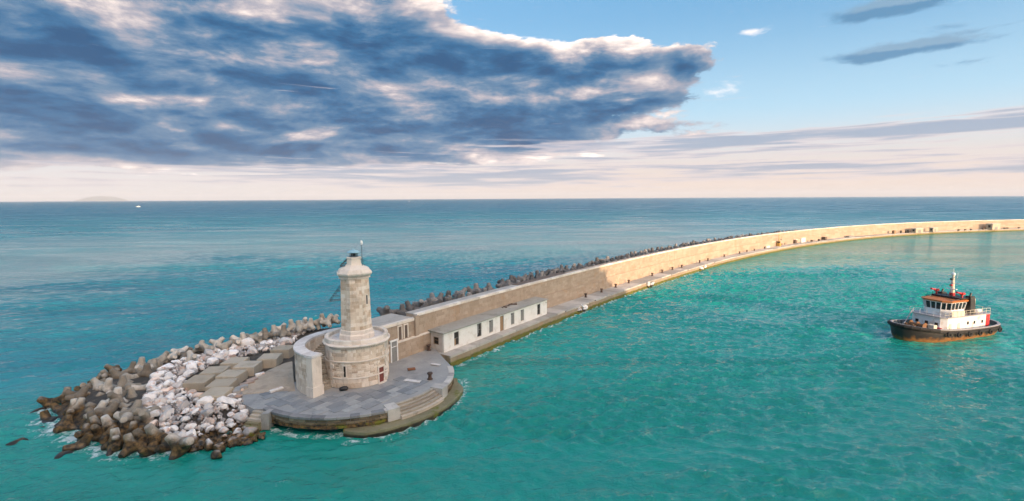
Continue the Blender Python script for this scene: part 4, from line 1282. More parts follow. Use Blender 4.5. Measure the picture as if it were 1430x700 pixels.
def rock_mesh(seed, sub=3):
    r = random.Random(seed)
    bm = bmesh.new()
    bmesh.ops.create_icosphere(bm, subdivisions=sub, radius=1.0)
    planes = []
    for _ in range(11):
        n = Vector((r.gauss(0, 1), r.gauss(0, 1), r.gauss(0, 1))).normalized()
        planes.append((n, r.uniform(0.55, 0.85)))
    sc = Vector((1.0, r.uniform(0.65, 0.9), r.uniform(0.5, 0.75)))
    for v in bm.verts:
        p = v.co.copy()
        for n, d in planes:
            e = p.dot(n) - d
            if e > 0: p -= n * e * 0.93
        p *= 1.0 + 0.06 * mnoise.noise(p * 3 + Vector((seed, 0, 0)))
        v.co = Vector((p.x * sc.x, p.y * sc.y, p.z * sc.z)) * 1.25
    me = bpy.data.meshes.new('boulder')
    bm.to_mesh(me); bm.free()
    me.shade_smooth()
    me.set_sharp_from_angle(angle=R(28))
    return me
def inside(poly, p):
    c = False
    n = len(poly)
    for i in range(n):
        a, b = poly[i], poly[(i + 1) % n]
        if (a[1] > p[1]) != (b[1] > p[1]) and p[0] < (b[0] - a[0]) * (p[1] - a[1]) / (b[1] - a[1]) + a[0]: c = not c
    return c
def build_rocks():
    meshes = [rock_mesh(s) for s in range(9)]
    for me in meshes: me.materials.append(M['rock'])
    dark = [me.copy() for me in meshes[:4]]
    white = [at(*p, 2.0) for p in [(196, 566), (214, 530), (236, 511), (300, 489), (372, 474), (432, 459), (440, 462), (408, 478), (372, 490), (335, 498), (305, 506), (272, 520), (255, 537), (278, 552), (318, 560), (333, 552),
                                   (341, 566), (349, 590), (322, 603), (280, 603), (240, 598), (212, 592)]]
    foot = [at(*p, 0.8) for p in [(226, 600), (250, 606), (300, 606), (350, 594), (368, 604), (345, 611), (300, 618), (262, 620), (232, 612)]]
    back = [wpos(s, o).xy for s, o in ((12, 7), (30, 4.0), (62, 4.0), (62, 8.5), (30, 9.5), (12, 10))]
    blocksR = [(o.location.x, o.location.y) for o in COL.objects if o.name.startswith('concrete_block')]
    placed = []
    r = random.Random(99)
    def scatter(poly, n, smin, smax, dz, name, label, cat, grp, mats=None, gap=0.62, avoid=True):
        x0, x1 = min(p[0] for p in poly), max(p[0] for p in poly)
        y0, y1 = min(p[1] for p in poly), max(p[1] for p in poly)
        k = tries = 0
        while k < n and tries < n * 60:
            tries += 1
            p = Vector((r.uniform(x0, x1), r.uniform(y0, y1)))
            if not inside(poly, p): continue
            s = r.uniform(smin, smax) * r.uniform(0.8, 1.0)
            if any((p.x - q[0]) ** 2 + (p.y - q[1]) ** 2 < ((s + q[2]) * gap) ** 2 for q in placed): continue
            if avoid and any(abs(p.x - b[0]) < 1.3 and abs(p.y - b[1]) < 1.5 for b in blocksR): continue
            placed.append((p.x, p.y, s))
            o = link(name, meshes[r.randrange(len(meshes))])
            z = max(-0.1, float(mound_z(p.x, p.y)[0]))
            o.location = (p.x, p.y, z + dz * s + 0.1)
            o.scale = (s, s * r.uniform(.85, 1.1), s * r.uniform(.85, 1.15))
            o.rotation_euler = (r.uniform(-.6, .6), r.uniform(-.6, .6), r.uniform(0, 6.28))
            tag(o, label, cat, grp)
            k += 1
    scatter(white, 60, 0.68, 1.08, 0.5, 'boulder', 'large pale boulder in the white rubble slope between tetrapods and concrete blocks', 'boulder', 'large boulders of the white rubble slope', gap=0.7)
    scatter(white, 165, 0.36, 0.66, 0.75, 'rock', 'small white or rusty rock in the rubble slope between tetrapods and concrete blocks', 'rock', 'small rocks of the white rubble slope', gap=0.55)
    scatter(foot, 34, 0.5, 0.85, 0.4, 'boulder', 'wet brown boulder at the water foot of the rubble slope', 'boulder', 'wet boulders along the foot of the rubble slope', gap=0.6)
    scatter(back, 40, 0.5, 0.95, 0.5, 'boulder', 'grey boulder behind the sea wall in front of the dark tetrapods', 'boulder', 'boulders behind the sea wall', gap=0.62, avoid=False)
    for i, (px, py, s, z) in enumerate([(27, 617, 0.7, -0.1), (88, 637, 0.8, -0.15), (68, 588, 0.9, -0.1), (54, 575, 0.7, -0.2), (57, 598, .5, -.15)]):
        o = link('boulder', meshes[r.randrange(9)]); o.location = at(px, py, z); o.scale = (s * 1.3, s, s * .7); o.rotation_euler = (0, 0, r.uniform(0, 6))
        tag(o, f'{["outermost", "nearest", "third", "fourth", "smallest"][i]} dark rock just breaking the surface off the left tip', 'boulder', 'dark rocks awash off the left tip')
    for (px, py, s, z) in [(306, 627, 0.75, 0.15), (303, 637, 0.7, 0.1)]:
        o = link('boulder', meshes[r.randrange(9)]); o.location = at(px, py, z); o.scale = (s, s, s); o.rotation_euler = (0, 0, r.uniform(0, 6))
        tag(o, f'{"upper" if py < 630 else "lower"} of two brown boulders standing in the water off the rubble', 'boulder', 'two boulders standing in the water')
    # chips that fill the gaps
    mb = MB()
    base = rock_mesh(77, 1)
    bv = np.array([v.co[:] for v in base.vertices]); bf = [tuple(p.vertices) for p in base.polygons]
    for poly, n in ((white, 1500), (foot, 200), (back, 420)):
        x0, x1 = min(p[0] for p in poly), max(p[0] for p in poly)
        y0, y1 = min(p[1] for p in poly), max(p[1] for p in poly)
        k = 0
        while k < n:
            p = Vector((r.uniform(x0, x1), r.uniform(y0, y1)))
            if not inside(poly, p): continue
            s = r.uniform(0.18, 0.42)
            z = max(-0.1, float(mound_z(p.x, p.y)[0])) + 0.14 + r.uniform(0, 0.25)
            mt = Matrix.Translation((p.x, p.y, z)) @ Euler((r.uniform(0, 6), r.uniform(0, 6), r.uniform(0, 6))).to_matrix().to_4x4() @ Matrix.Diagonal((s, s * .8, s * .8, 1))
            A = np.array(mt)
            vv = bv @ A[:3, :3].T + A[:3, 3]
            mb.add(vv.tolist(), bf, r.random())
            k += 1
    o = mb.build('rubble_stones', M['rock_small'])
    tag(o, 'small pale stones filling the gaps of the rubble slope', kind='stuff')
    # flat slabs beside the blocks
    for i, (px, py, l, w) in enumerate([(331, 545, 1.5, 0.7), (345, 536, 1.8, .6), (352, 531, 1.4, .7), (322, 553, 1.3, .6), (363, 523, 1.2, .6), (386, 545, 1.7, .5)]):
        mb = MB(); mb.box(-l / 2, l / 2, -w / 2, w / 2, -0.3, 0.22, ch=0.05)
        o = mb.build('stone_slab', M['rock']); o.location = at(px, py, 2.2); o.rotation_euler = (r.uniform(-.12, .12), r.uniform(-.12, .12), R(38) + r.uniform(-.3, .3))
        tag(o, 'flat broken stone slab on the bare ground beside the concrete blocks', 'stone slab', 'broken slabs beside the concrete blocks')
build_rocks()

def tetrapod_mesh(seed):
    bm = bmesh.new()
    bmesh.ops.create_icosphere(bm, subdivisions=5, radius=1.0)
    ax = [Vector((0, 0, 1))] + [Vector((math.cos(a) * 0.9428, math.sin(a) * 0.9428, -0.3333)) for a in (R(90), R(210), R(330))]
    L, R0, R1 = 1.0, 0.395, 0.25
    kk = (R0 - R1) / L
    for v in bm.verts:
        d = v.co.normalized()
        ts = []
        for a in ax:
            c = max(-1, min(1, d.dot(a)))
            s = math.sqrt(max(1e-9, 1 - c * c))
            side = R0 / max(0.05, s + kk * c)
            if c > 0.02:
                cap = L / c
                e = (side ** -44 + cap ** -44) ** (-1 / 44)
            else:
                e = min(side, 0.5)
            ts.append(e)
        t = sum(q ** 9 for q in ts) ** (1 / 9)
        t = max(ts) * 0.75 + t * 0.25 if t < 1.4 else max(ts)
        p = d * min(t, 1.12)
        p *= 1 + 0.012 * mnoise.noise(p * 5 + Vector((seed * 3.1, 0, 0)))
        v.co = p
    me = bpy.data.meshes.new('tetrapod')
    bm.to_mesh(me); bm.free()
    me.shade_smooth()
    me.set_sharp_from_angle(angle=R(30))
    return me
def build_tetrapods():
    me_a, me_b = tetrapod_mesh(1), tetrapod_mesh(2)
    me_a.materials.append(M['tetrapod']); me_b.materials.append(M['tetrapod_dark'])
    r = random.Random(17)
    n = 0
    def put(p, z, s, up, me, label, grp):
        o = link('tetrapod', me)
        o.location = (p.x, p.y, z)
        s *= r.uniform(0.93, 1.07)
        o.scale = (s, s, s)
        if up: o.rotation_euler = (r.uniform(-.22, .22), r.uniform(-.22, .22), r.uniform(0, 6.28))
        else: o.rotation_euler = (r.uniform(0, 6.28), r.uniform(-.7, .7), r.uniform(0, 6.28))
        tag(o, label, 'tetrapod', grp)
        return o
    # head of the breakwater: those at the waterline
    awash = [(92, 556, .8, 1), (70, 564, .2, 0), (104, 572, .9, 1), (97, 586, .3, 0), (94, 597, .25, 0), (120, 609, .3, 0), (113, 625, -.1, 0), (162, 617, .7, 1), (183, 624, .6, 1), (208, 633, 0., 0),
             (130, 590, 1.0, 1), (118, 545, .5, 0), (153, 596, .9, 0), (84, 574, -.2, 0), (140, 605, .3, 0), (66, 590, -.5, 0), (150, 612, .2, 0), (232, 627, .1, 0), (200, 615, .4, 0)]
    for px, py, z, up in awash:
        put(at(px, py, z), z, 1.45, up, me_a, 'algae stained tetrapod standing in the water at the outer tip of the breakwater', 'tetrapods awash at the tip')
    tip = [(178, 598, 1.2, 0), (170, 586, 1.3, 0), (158, 562, 1.7, 1), (180, 572, 1.6, 0), (133, 564, 1.2, 0), (136, 573, 1.2, 0), (130, 555, 1.2, 0), (149, 542, 1.6, 0), (128, 548, 1.0, 0), (176, 536, 2.0, 1),
           (168, 548, 1.9, 0), (184, 556, 1.9, 1), (140, 531, 1.2, 0), (160, 526, 1.5, 0), (186, 530, 1.9, 0), (210, 596, 1.3, 0), (199, 592, 1.2, 0), (215, 598, 1.1, 0), (150, 578, 1.2, 0), (192, 580, 1.5, 0),
           (186, 604, 1.0, 0), (146, 556, 1.4, 0), (170, 608, .8, 0), (205, 568, 1.7, 0), (198, 545, 1.9, 0), (158, 517, 1.4, 0), (149, 528, 1.2, 0), (196, 606, .7, 0)]
    for px, py, z, up in tip:
        z = max(0.3, z - 0.4)
        put(at(px, py, z), z, 1.4, up, me_a, 'grey concrete tetrapod heaped in the cluster at the left end of the breakwater', 'tetrapods heaped at the left end')
    for px, py, s, up, lab in [(218, 609, 1.75, 0, 'large Y shaped tetrapod lying at the foot of the rubble slope'), (253, 621, 1.75, 0, 'large pale tetrapod lying at the waterline left of the wet boulders')]:
        o = put(at(px, py, 1.0), 0.85, s, 0, me_a, lab, None)
        o.rotation_euler = (R(100), R(20), R(200)) if px < 230 else (R(60), R(-15), R(75))
    # more of the heap, lower down between the others
    tipn = [at(*p, 0.6) for p in [(82, 575), (112, 548), (150, 533), (185, 524), (215, 512), (208, 545), (200, 575), (222, 606), (205, 628), (150, 620), (105, 606)]]
    k = 0
    while k < 22:
        p = Vector((r.uniform(-62, -38), r.uniform(50, 74)))
        if not inside(tipn, p): continue
        put(Vector((p.x, p.y, 0)), max(0.0, float(mound_z(p.x, p.y)[0])) + r.uniform(0.1, 0.5), 1.4, r.random() < 0.25, me_a, 'grey tetrapod', 'tetrapods heaped at the left end')
        k += 1
    # row along the seaward crest, left of the tower
    crest = [(184.6, 517, 1.9, 1), (196.7, 512, 2.0, 1), (205, 521, 2.1, 0), (227, 502, 2.2, 0), (240, 499, 2.3, 0), (251.5, 493, 2.3, 0), (261, 496, 2.5, 0), (268, 501, 2.5, 0), (279.4, 486, 2.5, 0), (292, 488, 2.6, 0),
             (303.6, 480, 2.6, 0), (313, 484, 2.7, 0), (325, 479, 2.8, 0), (340, 475, 2.9, 0), (350, 472, 3.0, 0), (332, 477, 2.9, 0), (371, 468, 3.2, 1), (383, 464, 3.3, 1), (392, 460, 3.4, 0), (396, 465, 3.5, 1),
             (408, 456, 3.6, 1), (418, 458, 3.7, 0), (433, 454, 3.9, 1), (450, 448, 4.0, 1), (457, 450, 4.1, 0), (466, 446, 4.2, 0), (220, 508, 2.1, 0), (212, 514, 2.0, 0), (361, 471, 3.1, 0), (425, 452, 3.7, 0), (443, 451, 4.0, 0)]
    for px, py, z, up in crest:
        put(at(px, py, z), z, 1.4, up, me_a, 'weathered tetrapod in the seaward row between the left end and the tower', 'tetrapods along the seaward edge left of the tower')
    # row behind the wall
    s = s_near((-16, 78)) + 6
    k = 0
    while s < S_END * 0.62 and k < 130:
        for off, zz in ((10.6, 5.2), (13.0, 5.7)):
            p = wpos(s + r.uniform(-.7, .7), off + r.uniform(-0.9, 0.9))
            up = r.random() < 0.4
            far = s > 95
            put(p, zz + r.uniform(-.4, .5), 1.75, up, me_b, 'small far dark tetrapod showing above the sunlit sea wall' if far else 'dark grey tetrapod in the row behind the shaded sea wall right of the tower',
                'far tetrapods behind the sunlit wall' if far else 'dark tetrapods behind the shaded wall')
        s += r.uniform(1.9, 2.5)
        k += 1
build_tetrapods()
ORD = ['first', 'second', 'third', 'fourth', 'fifth', 'sixth', 'seventh', 'eighth', 'ninth', 'tenth', 'eleventh', 'twelfth', 'thirteenth', 'fourteenth', 'fifteenth', 'sixteenth', 'seventeenth',
       'eighteenth', 'nineteenth', 'twentieth']
_T = {2: 'twenty', 3: 'thirty', 4: 'forty', 5: 'fifty', 6: 'sixty', 7: 'seventy', 8: 'eighty', 9: 'ninety'}
_TT = {2: 'twentieth', 3: 'thirtieth', 4: 'fortieth', 5: 'fiftieth', 6: 'sixtieth', 7: 'seventieth', 8: 'eightieth', 9: 'ninetieth'}
def ordinal(i):
    i += 1
    if i <= 20: return ORD[i - 1]
    if i >= 100: return 'hundred and ' + ordinal(i - 101) if i > 100 else 'hundredth'
    return _TT[i // 10] if i % 10 == 0 else _T[i // 10] + '-' + ORD[i % 10 - 1]
def number_group(grp, text):
    """things that only their place tells apart: say which one, counted from the left of the picture"""
    obs = [o for o in COL.objects if o.get('group') == grp]
    obs.sort(key=lambda o: proj_x(*o.location))
    for i, o in enumerate(obs): o['label'] = text.format(ordinal(i), 'upright' if o.name.startswith('tetrapod') and abs(o.rotation_euler[0]) < 0.3 else 'tipped')
number_group('tetrapods awash at the tip', '{0} from the left of the algae stained tetrapods in the water, {1}')
number_group('tetrapods heaped at the left end', '{0} from the left in the heap of tetrapods at the left end, {1}')
number_group('tetrapods along the seaward edge left of the tower', '{0} tetrapod from the left in the seaward row behind the white rubble, {1}')
number_group('dark tetrapods behind the shaded wall', '{0} dark tetrapod from the tower in the row behind the shaded wall, {1}')
number_group('far tetrapods behind the sunlit wall', '{0} small dark tetrapod from the left above the sunlit wall, {1}')
number_group('large boulders of the white rubble slope', '{0} large pale boulder from the left in the white rubble slope')
number_group('small rocks of the white rubble slope', '{0} small white or rusty rock from the left in the rubble slope')
number_group('boulders behind the sea wall', '{0} grey boulder from the left behind the wall right of the tower')
number_group('wet boulders along the foot of the rubble slope', '{0} wet brown boulder from the left along the foot of the rubble')

# ------------------------------------------------------------------ things on the quay and the platform
def build_bollards():
    mb = MB()
    mb.lathe([(0.0, 0.0), (0.34, 0.0), (0.34, 0.06), (0.24, 0.10), (0.20, 0.45), (0.22, 0.58), (0.33, 0.66), (0.34, 0.78), (0.26, 0.86), (0.0, 0.88)], (0, 0), 16)
    proto = mb.build('mooring_bollard', M['bollard'], smooth=True)
    first = [True]
    def put(p, z, s, label):
        o = proto if first[0] else proto.copy()
        if not first[0]: COL.objects.link(o)
        first[0] = False
        o.location = (p.x, p.y, z + 0.04); o.scale = (s, s, s)
        tag(o, label, 'bollard', 'mooring bollards')
    put(at(599, 489.5, PZ), PZ, 1.15, 'dark mooring bollard at the left end of the white building')
    put(at(600.5, 530, PZ), PZ, 1.15, 'dark mooring bollard standing near the rim of the round platform')
    px = [(772.5, 426.5), (818, 415.5), (840, 408.5), (859.8, 401.8), (878, 395.8), (910.8, 385.6), (924.8, 381), (939, 377.2), (952, 374), (977, 367.4), (988.5, 364.5), (1011.4, 359), (1032.7, 354.5),
          (1043, 352.4), (1053.3, 350.6), (1067.8, 347.6)]
    for i, p in enumerate(px):
        put(at(*p, QZ), QZ, 1.2, f'{ORD[i]} rusty mooring bollard along the quay, counted from the white building')
M['bollard'] = simple('bollard', (0.085, 0.055, 0.042), 0.7, 0.2, scale=6, dirt=(0.20, 0.09, 0.04))
build_bollards()
def build_bits():
    def flat(name, label, cat, px, py, l, w, h, rz, mat, z=PZ):
        mb = MB(); mb.box(-l / 2, l / 2, -w / 2, w / 2, 0, h, ch=min(0.03, h * 0.3))
        o = mb.build(name, mat); o.location = at(px, py, z + 0.05) ; o.rotation_euler = (0, 0, rz)
        return tag(o, label, cat)
    flat('rusty_plate', 'rusty red brown plate lying on the platform near the wall', 'plate', 574.7, 516, 1.1, 0.75, 0.16, R(20), M['rust'])
    flat('pale_slab', 'long broken whitish slab lying in the middle of the platform', 'slab', 576, 532.5, 2.4, 0.75, 0.12, R(-18), M['white_top'])
    flat('pale_beam', 'short white stone beam lying near the right rim of the platform', 'beam', 608, 509.8, 1.5, 0.5, 0.16, R(-22), M['white_top'])
    # black sack slumped against the drum
    bm = bmesh.new(); bmesh.ops.create_icosphere(bm, subdivisions=3, radius=1.0)
    for v in bm.verts:
        p = v.co; k = 1 + 0.18 * mnoise.noise(p * 1.7) + 0.08 * mnoise.noise(p * 5)
        v.co = Vector((p.x * 0.58 * k, p.y * 0.34 * k, max(-0.24, p.z * 0.36 * k)))
    me = bpy.data.meshes.new('black_sack'); bm.to_mesh(me); bm.free(); me.shade_smooth(); me.materials.append(M['black_plastic'])
    o = link('black_sack', me); o.location = at(480.5, 545.5, PZ) + Vector((0, 0, 0.26)); o.rotation_euler = (0, 0, R(18))
    tag(o, 'black plastic sack slumped at the foot of the drum', 'sack')
    # heap of broken masonry at the quay edge
    for i, (px, py, s) in enumerate([(808, 432.5, 0.9), (813, 430, 1.1), (817, 431, 0.8), (905, 398, 1.0), (911, 397, 0.9), (978, 375, 1.1), (984, 373, 0.9)]):
        o = link('broken_block', bpy.data.meshes['boulder']); o.location = at(px, py, 0.9); o.scale = (s, s * .7, s * .9); o.rotation_euler = (i, i * .6, i * 1.7)
        where = 'nearest to the white building' if px < 850 else ('where the sunlight begins' if px < 950 else 'beyond the ninth bollard')
        tag(o, f'{ordinal(i)} broken masonry block from the left at the quay edge {where}', 'block', 'broken blocks fallen at the quay edge')
build_bits()
def build_far_things():
    warm = M['hut_wall']
    def hut(name, label, cat, px, py, l, w, h, mat, roof=True, door=True):
        p = at(px, py, QZ)
        s = s_near(p)
        tn = wtan(s)
        t = thing(name, label, cat, (p.x, p.y, QZ + 0.03), math.atan2(tn.y, tn.x))
        mb = MB(); mb.box(-l / 2, l / 2, 0, w, 0, h); wl = mb.build('wall', mat, t)
        if roof:
            mb = MB(); mb.box(-l / 2 - 0.25, l / 2 + 0.25, -0.25, w + 0.2, h + 0.003, h + 0.22); mb.build('roof', M['trim_stone'], t)
        if door:
            mb = MB(); mb.box(-l * 0.2, l * 0.2, -0.04, 0.05, 0.02, min(2.1, h * 0.8)); mb.build('door', M['grey_board'], t)
            mb = MB(); mb.box(-l / 2 - 0.03, -l / 2 + 0.04, w * 0.3, w * 0.7, h * 0.35, h * 0.8); mb.build('window', M['dark_void'], t)
        return t
    hut('quay_hut', 'squat hut with dark left end and thin flat roof near the right frame edge', 'hut', 1391, 320.8, 8.0, 4.0, 4.2, warm)
    hut('quay_hut', 'long low hut on the sunlit quay with dark left end', 'hut', 1284, 325.2, 9.0, 3.0, 2.9, warm)
    hut('quay_hut', 'small hut just right of the long low hut on the quay', 'hut', 1306, 324.2, 5.0, 2.6, 2.9, warm)
    hut('white_container', 'white storage container on the quay beyond the row of bollards', 'container', 1122, 338.6, 5.0, 2.4, 2.4, M['white_paint'], False, False)
    hut('dark_shed', 'small dark shed left of the white container', 'shed', 1112, 340.2, 2.2, 1.8, 2.0, M['dark_band'], True, False)
    hut('tan_cabin', 'tan cabin beside the yellow crane on the quay', 'cabin', 1080, 344.4, 4.2, 2.4, 2.3, warm, True, False)
    hut('low_bench', 'long low pale bench wall left of the tan cabin', 'bench', 1073, 346.2, 4.5, 1.0, 0.9, M['trim_stone'], False, False)
    hut('dark_crate', 'dark brown crate on the quay right of the white container', 'crate', 1154, 335.2, 2.6, 2.0, 1.7, M['dark_band'], False, False)
    hut('low_crate_pile', 'low grey heap of timber on the far sunlit quay', 'timber pile', 1189, 331.6, 6.0, 1.8, 0.9, M['grey_board'], False, False)
    hut('brown_cabinet', 'upright brown cabinet on the quay left of the long low hut', 'cabinet', 1250, 326.8, 2.0, 1.6, 2.3, M['board'], False, False)
    for i, px in enumerate((1259, 1266, 1269)):
        hut('short_post', f'{ORD[i]} short dark post between the brown cabinet and the long low hut', 'post', px, 326.0 - i * 0.2, 0.8, 0.8, 1.9, M['iron'], False, False)
    for i, (px, py) in enumerate([(1092, 342.8), (1096, 342), (1135, 337.8), (1145, 336.6), (1340, 322.4), (1349, 322.0), (1357, 321.6), (1374, 321.0), (1404, 319.9), (1408, 319.7), (1424, 319.2)]):
        hut('quay_crate', f'{ORD[i]} small dark crate on the far quay, counted from the yellow crane to the right', 'crate', px, py, 1.3, 1.0, 1.0, M['dark_band'], False, False)
    # small yellow crane
    p = at(1087.5, 344, QZ); s = s_near(p); tn = wtan(s)
    t = thing('yellow_crane', 'small yellow quay crane standing against the sunlit wall', 'crane', (p.x, p.y, QZ + 0.03), math.atan2(tn.y, tn.x))
    mb = MB(); mb.box(-1.0, 1.0, -0.8, 0.8, 0, 1.4, ch=0.08); mb.build('base', M['crane_yellow'], t)
    mb = MB(); mb.box(-0.9, 0.1, -0.7, 0.7, 1.41, 2.7, ch=0.08); cb = mb.build('cab', M['crane_yellow'], t)
    mb = MB(); mb.box(-0.95, -0.2, -0.73, 0.6, 1.8, 2.5); mb.build('window', M['glass_dark'], cb)
    mb = MB(); mb.tube((0.5, 0, 1.3), (-0.5, 0, 5.8), 0.22, 0.14); mb.tube((-0.5, 0, 5.8), (2.6, 0, 4.8), 0.14, 0.1); mb.build('arm', M['crane_yellow'], t)
    mb = MB(); mb.tube((2.6, 0, 4.8), (2.6, 0, 3.4), 0.04); mb.box(2.35, 2.85, -0.2, 0.2, 3.0, 3.4); mb.build('hook', M['iron'], t)
M['hut_wall'] = simple('hut_wall', (0.50, 0.41, 0.31), 0.85, scale=1.5, dirt=(0.3, 0.24, 0.18))
M['crane_yellow'] = simple('crane_yellow', (0.50, 0.30, 0.07), 0.6, scale=3, dirt=(0.22, 0.11, 0.05))
build_far_things()

# ------------------------------------------------------------------ tug
def build_tug():
    t = thing('tugboat', 'tugboat with black rust streaked hull, white deckhouse and red fire monitors', 'tugboat', (85.0, 95.6, 0), R(198))
    K = {k: simple('tug_' + k, *v) for k, v in dict(
        hull=((0.030, 0.026, 0.026), 0.55), cap=((0.36, 0.35, 0.37), 0.5), deck=((0.075, 0.16, 0.145), 0.7), white=((0.74, 0.73, 0.71), 0.45), black=((0.018, 0.018, 0.02), 0.5),
        orange=((0.46, 0.15, 0.04), 0.6), red=((0.50, 0.02, 0.025), 0.45), rub=((0.02, 0.02, 0.02), 0.85), cream=((0.70, 0.62, 0.50), 0.5), inner=((0.10, 0.14, 0.16), 0.6), brown=((0.20, 0.10, 0.045), 0.7)).items()}
    K['hull'], t_, b_ = new_mat('tug_hull')
    po = t_.node('ShaderNodeTexCoord').outputs['Object']
    zz = t_.m('ADD', t_.sep(po)[2], t_.m('MULTIPLY', t_.m('SUBTRACT', t_.noise(t_.v('MULTIPLY', po, (1.0, 1.0, 0.4)), 1.4, 6, 0.65), 0.5), 2.4))
    hc = t_.mix(t_.ss(zz, 0.2, 1.15, 0.85, 0.0), (0.024, 0.020, 0.020), t_.mix(t_.noise(po, 3.0, 5, 0.6), (0.15, 0.06, 0.022), (0.52, 0.23, 0.06)))
    t_.put(b_.inputs['Base Color'], hc); b_.inputs['Roughness'].default_value = 0.5
    K['white'] = simple('tug_white', (0.80, 0.80, 0.80), 0.45, var=0.03, scale=0.8, dirt=(0.46, 0.25, 0.11), dirt_amt=0.5)
    def half(x):
        if x > 3: return 4.4 * max(0.0, 1 - ((x - 3) / 9.6) ** 2.5) ** 0.62
        if x < -7: return 4.4 * max(0.0, 1 - ((-7 - x) / 5.4) ** 3.2) ** 0.6
        return 4.4
    xs = [12.6 - 0.0, 12.5, 12.2, 11.6, 10.6, 9.2, 7.4, 5.0, 2.5, 0, -2.5, -5, -7, -8.6, -10, -11.2, -11.9, -12.3, -12.4]
    ol = [(x, half(x)) for x in xs] + [(x, -half(x)) for x in xs[::-1][1:-1]]
    def rail(x): return 2.0 + 1.15 * max(0, (x + 3) / 15.6) ** 1.9 + 0.25 * max(0, (-6 - x) / 6.4)
    def ring(f, dz, fx=1.0, z=None): return [(x * fx, y * f, (rail(x) + dz) if z is None else z) for x, y in ol]
    def inn(d, dz): return [(x - math.copysign(min(abs(x), d), x) * (abs(x) / 12.6) ** 2, y * (1 - d / 4.4), rail(x) + dz) for x, y in ol]
    mb = MB(); mb.loft([ring(0.70, 0, 0.86, -1.3), ring(0.86, 0, 0.93, -0.2), ring(0.95, 0, 0.97, 0.55), ring(1.0, -0.75, 1.0), ring(1.0, -0.05)], cap1=False)
    hull = mb.build('hull', K['hull'], t, smooth=True)
    mb = MB(); mb.loft([ring(1.03, -0.72, 1.005), ring(1.045, -0.62, 1.01), ring(1.045, -0.42, 1.01), ring(1.0, -0.36, 1.0)], cap0=False, cap1=False); mb.build('rubbing_strake', K['rub'], hull)
    mb = MB(); mb.loft([ring(1.02, -0.06, 1.004), ring(1.02, 0.06, 1.004), inn(0.28, 0.06), inn(0.28, -0.06)], cap0=False, cap1=False); mb.build('rail_cap', K['cap'], hull)
    mb = MB(); mb.loft([inn(0.2, -0.02), inn(0.22, -0.95)], cap0=False, cap1=False); mb.build('bulwark', K['inner'], hull)
    mb = MB(); mb.add([(x, y, z) for x, y, z in inn(0.20, -0.95)], [tuple(range(len(ol)))]); mb.build('deck', K['deck'], hull)
    # bow fender and tyres
    mb = MB()
    pts = [Vector((x * 1.015, y * 1.03, rail(x) - 0.22)) for x, y in ol if x > 7]
    pts = sorted(pts, key=lambda p: math.atan2(p.y, p.x - 4))
    for a, b in zip(pts[:-1], pts[1:]): mb.tube(a, b, 0.34, n=10)
    mb.build('bow_fender', K['rub'], hull)
    def torus(mb, c, R_, r_, ax):
        rings = []
        for i in range(14):
            a = 2 * PI * i / 14
            rings.append([Vector(c) + Vector((math.cos(a) * (R_ + r_ * math.cos(q)), r_ * math.sin(q), math.sin(a) * (R_ + r_ * math.cos(q)))) for q in [2 * PI * k / 8 for k in range(8)]])
        rings.append(rings[0])
        mb.loft(rings, cap0=False, cap1=False)
    for sy in (1, -1):
        for x in (-9, -6, -3, 0, 3, 5.6):
            mb = MB(); torus(mb, (x, sy * (half(x) * 1.045 + 0.1), rail(x) - 0.85), 0.38, 0.15, 0); mb.build('tyre', K['rub'], hull, smooth=True)
    for sy in (1, -1):
        for x in np.arange(-10, 11, 1.5):
            b = half(x) - 0.32
            mb = MB(); mb.box(x - 0.05, x + 0.05, sy * b - 0.14, sy * b + 0.14, rail(x) - 0.93, rail(x) - 0.05); mb.build('bulwark_stay', K['cap'], hull)
    # deckhouse
    dz = 1.15
    def octo(x0, x1, hw, cf, cr, z, sx=0.0):
        return [(x1 + sx, hw - cf, z), (x1 - cf + sx, hw, z), (x0 + cr, hw, z), (x0, hw - cr, z), (x0, -hw + cr, z), (x0 + cr, -hw, z), (x1 - cf + sx, -hw, z), (x1 + sx, -hw + cf, z)]
    H1 = 4.15
    mb = MB(); mb.loft([octo(-8.2, 4.6, 3.1, 0.8, 0.3, dz - 0.2), octo(-8.2, 4.6, 3.1, 0.8, 0.3, H1)])
    dh = mb.build('deckhouse', K['white'], t)
    mb = MB(); mb.loft([octo(-8.5, 4.9, 3.3, 0.8, 0.3, H1 + 0.003), octo(-8.5, 4.9, 3.3, 0.8, 0.3, H1 + 0.14)]); mb.build('boat_deck', K['cap'], dh)
    mb = MB(); mb.box(-8.26, -7.25, 2.2, 3.16, dz, H1 - 0.05); mb.box(-8.26, -7.25, -3.16, -2.2, dz, H1 - 0.05); mb.build('red_panel', K['red'], dh)
    for x in (-6.2, -3.9, -2.0):
        for sy in (1, -1):
            mb = MB(); mb.box(x - 0.26, x + 0.26, sy * 3.1 - 0.03, sy * 3.1 + 0.03, 2.5, 3.1); w = mb.build('window', K['black'], dh)
            mb = MB(); mb.box(x - 0.2, x + 0.2, sy * 3.1 - 0.045, sy * 3.1 + 0.045, 2.56, 3.04); mb.build('pane', M['glass_dark'], w)
    for y in (-1.7, 0, 1.7):
        mb = MB(); mb.box(4.57, 4.64, y - 0.28, y + 0.28, 2.5, 3.1); mb.build('window', M['glass_dark'], dh)
    for x in (0.6, 3.0):
        mb = MB(); mb.box(x - 0.36, x + 0.36, 3.08, 3.14, dz, dz + 1.9, ch=0.02); dr = mb.build('door', K['cream'], dh)
        mb = MB(); mb.box(x + 0.2, x + 0.27, 3.13, 3.19, dz + 0.95, dz + 1.05); mb.build('handle', K['black'], dr)
    mb = MB(); mb.box(4.62, 4.95, 2.0, 2.75, dz + 0.2, dz + 1.1, ch=0.03); mb.build('hose_box', K['red'], dh)
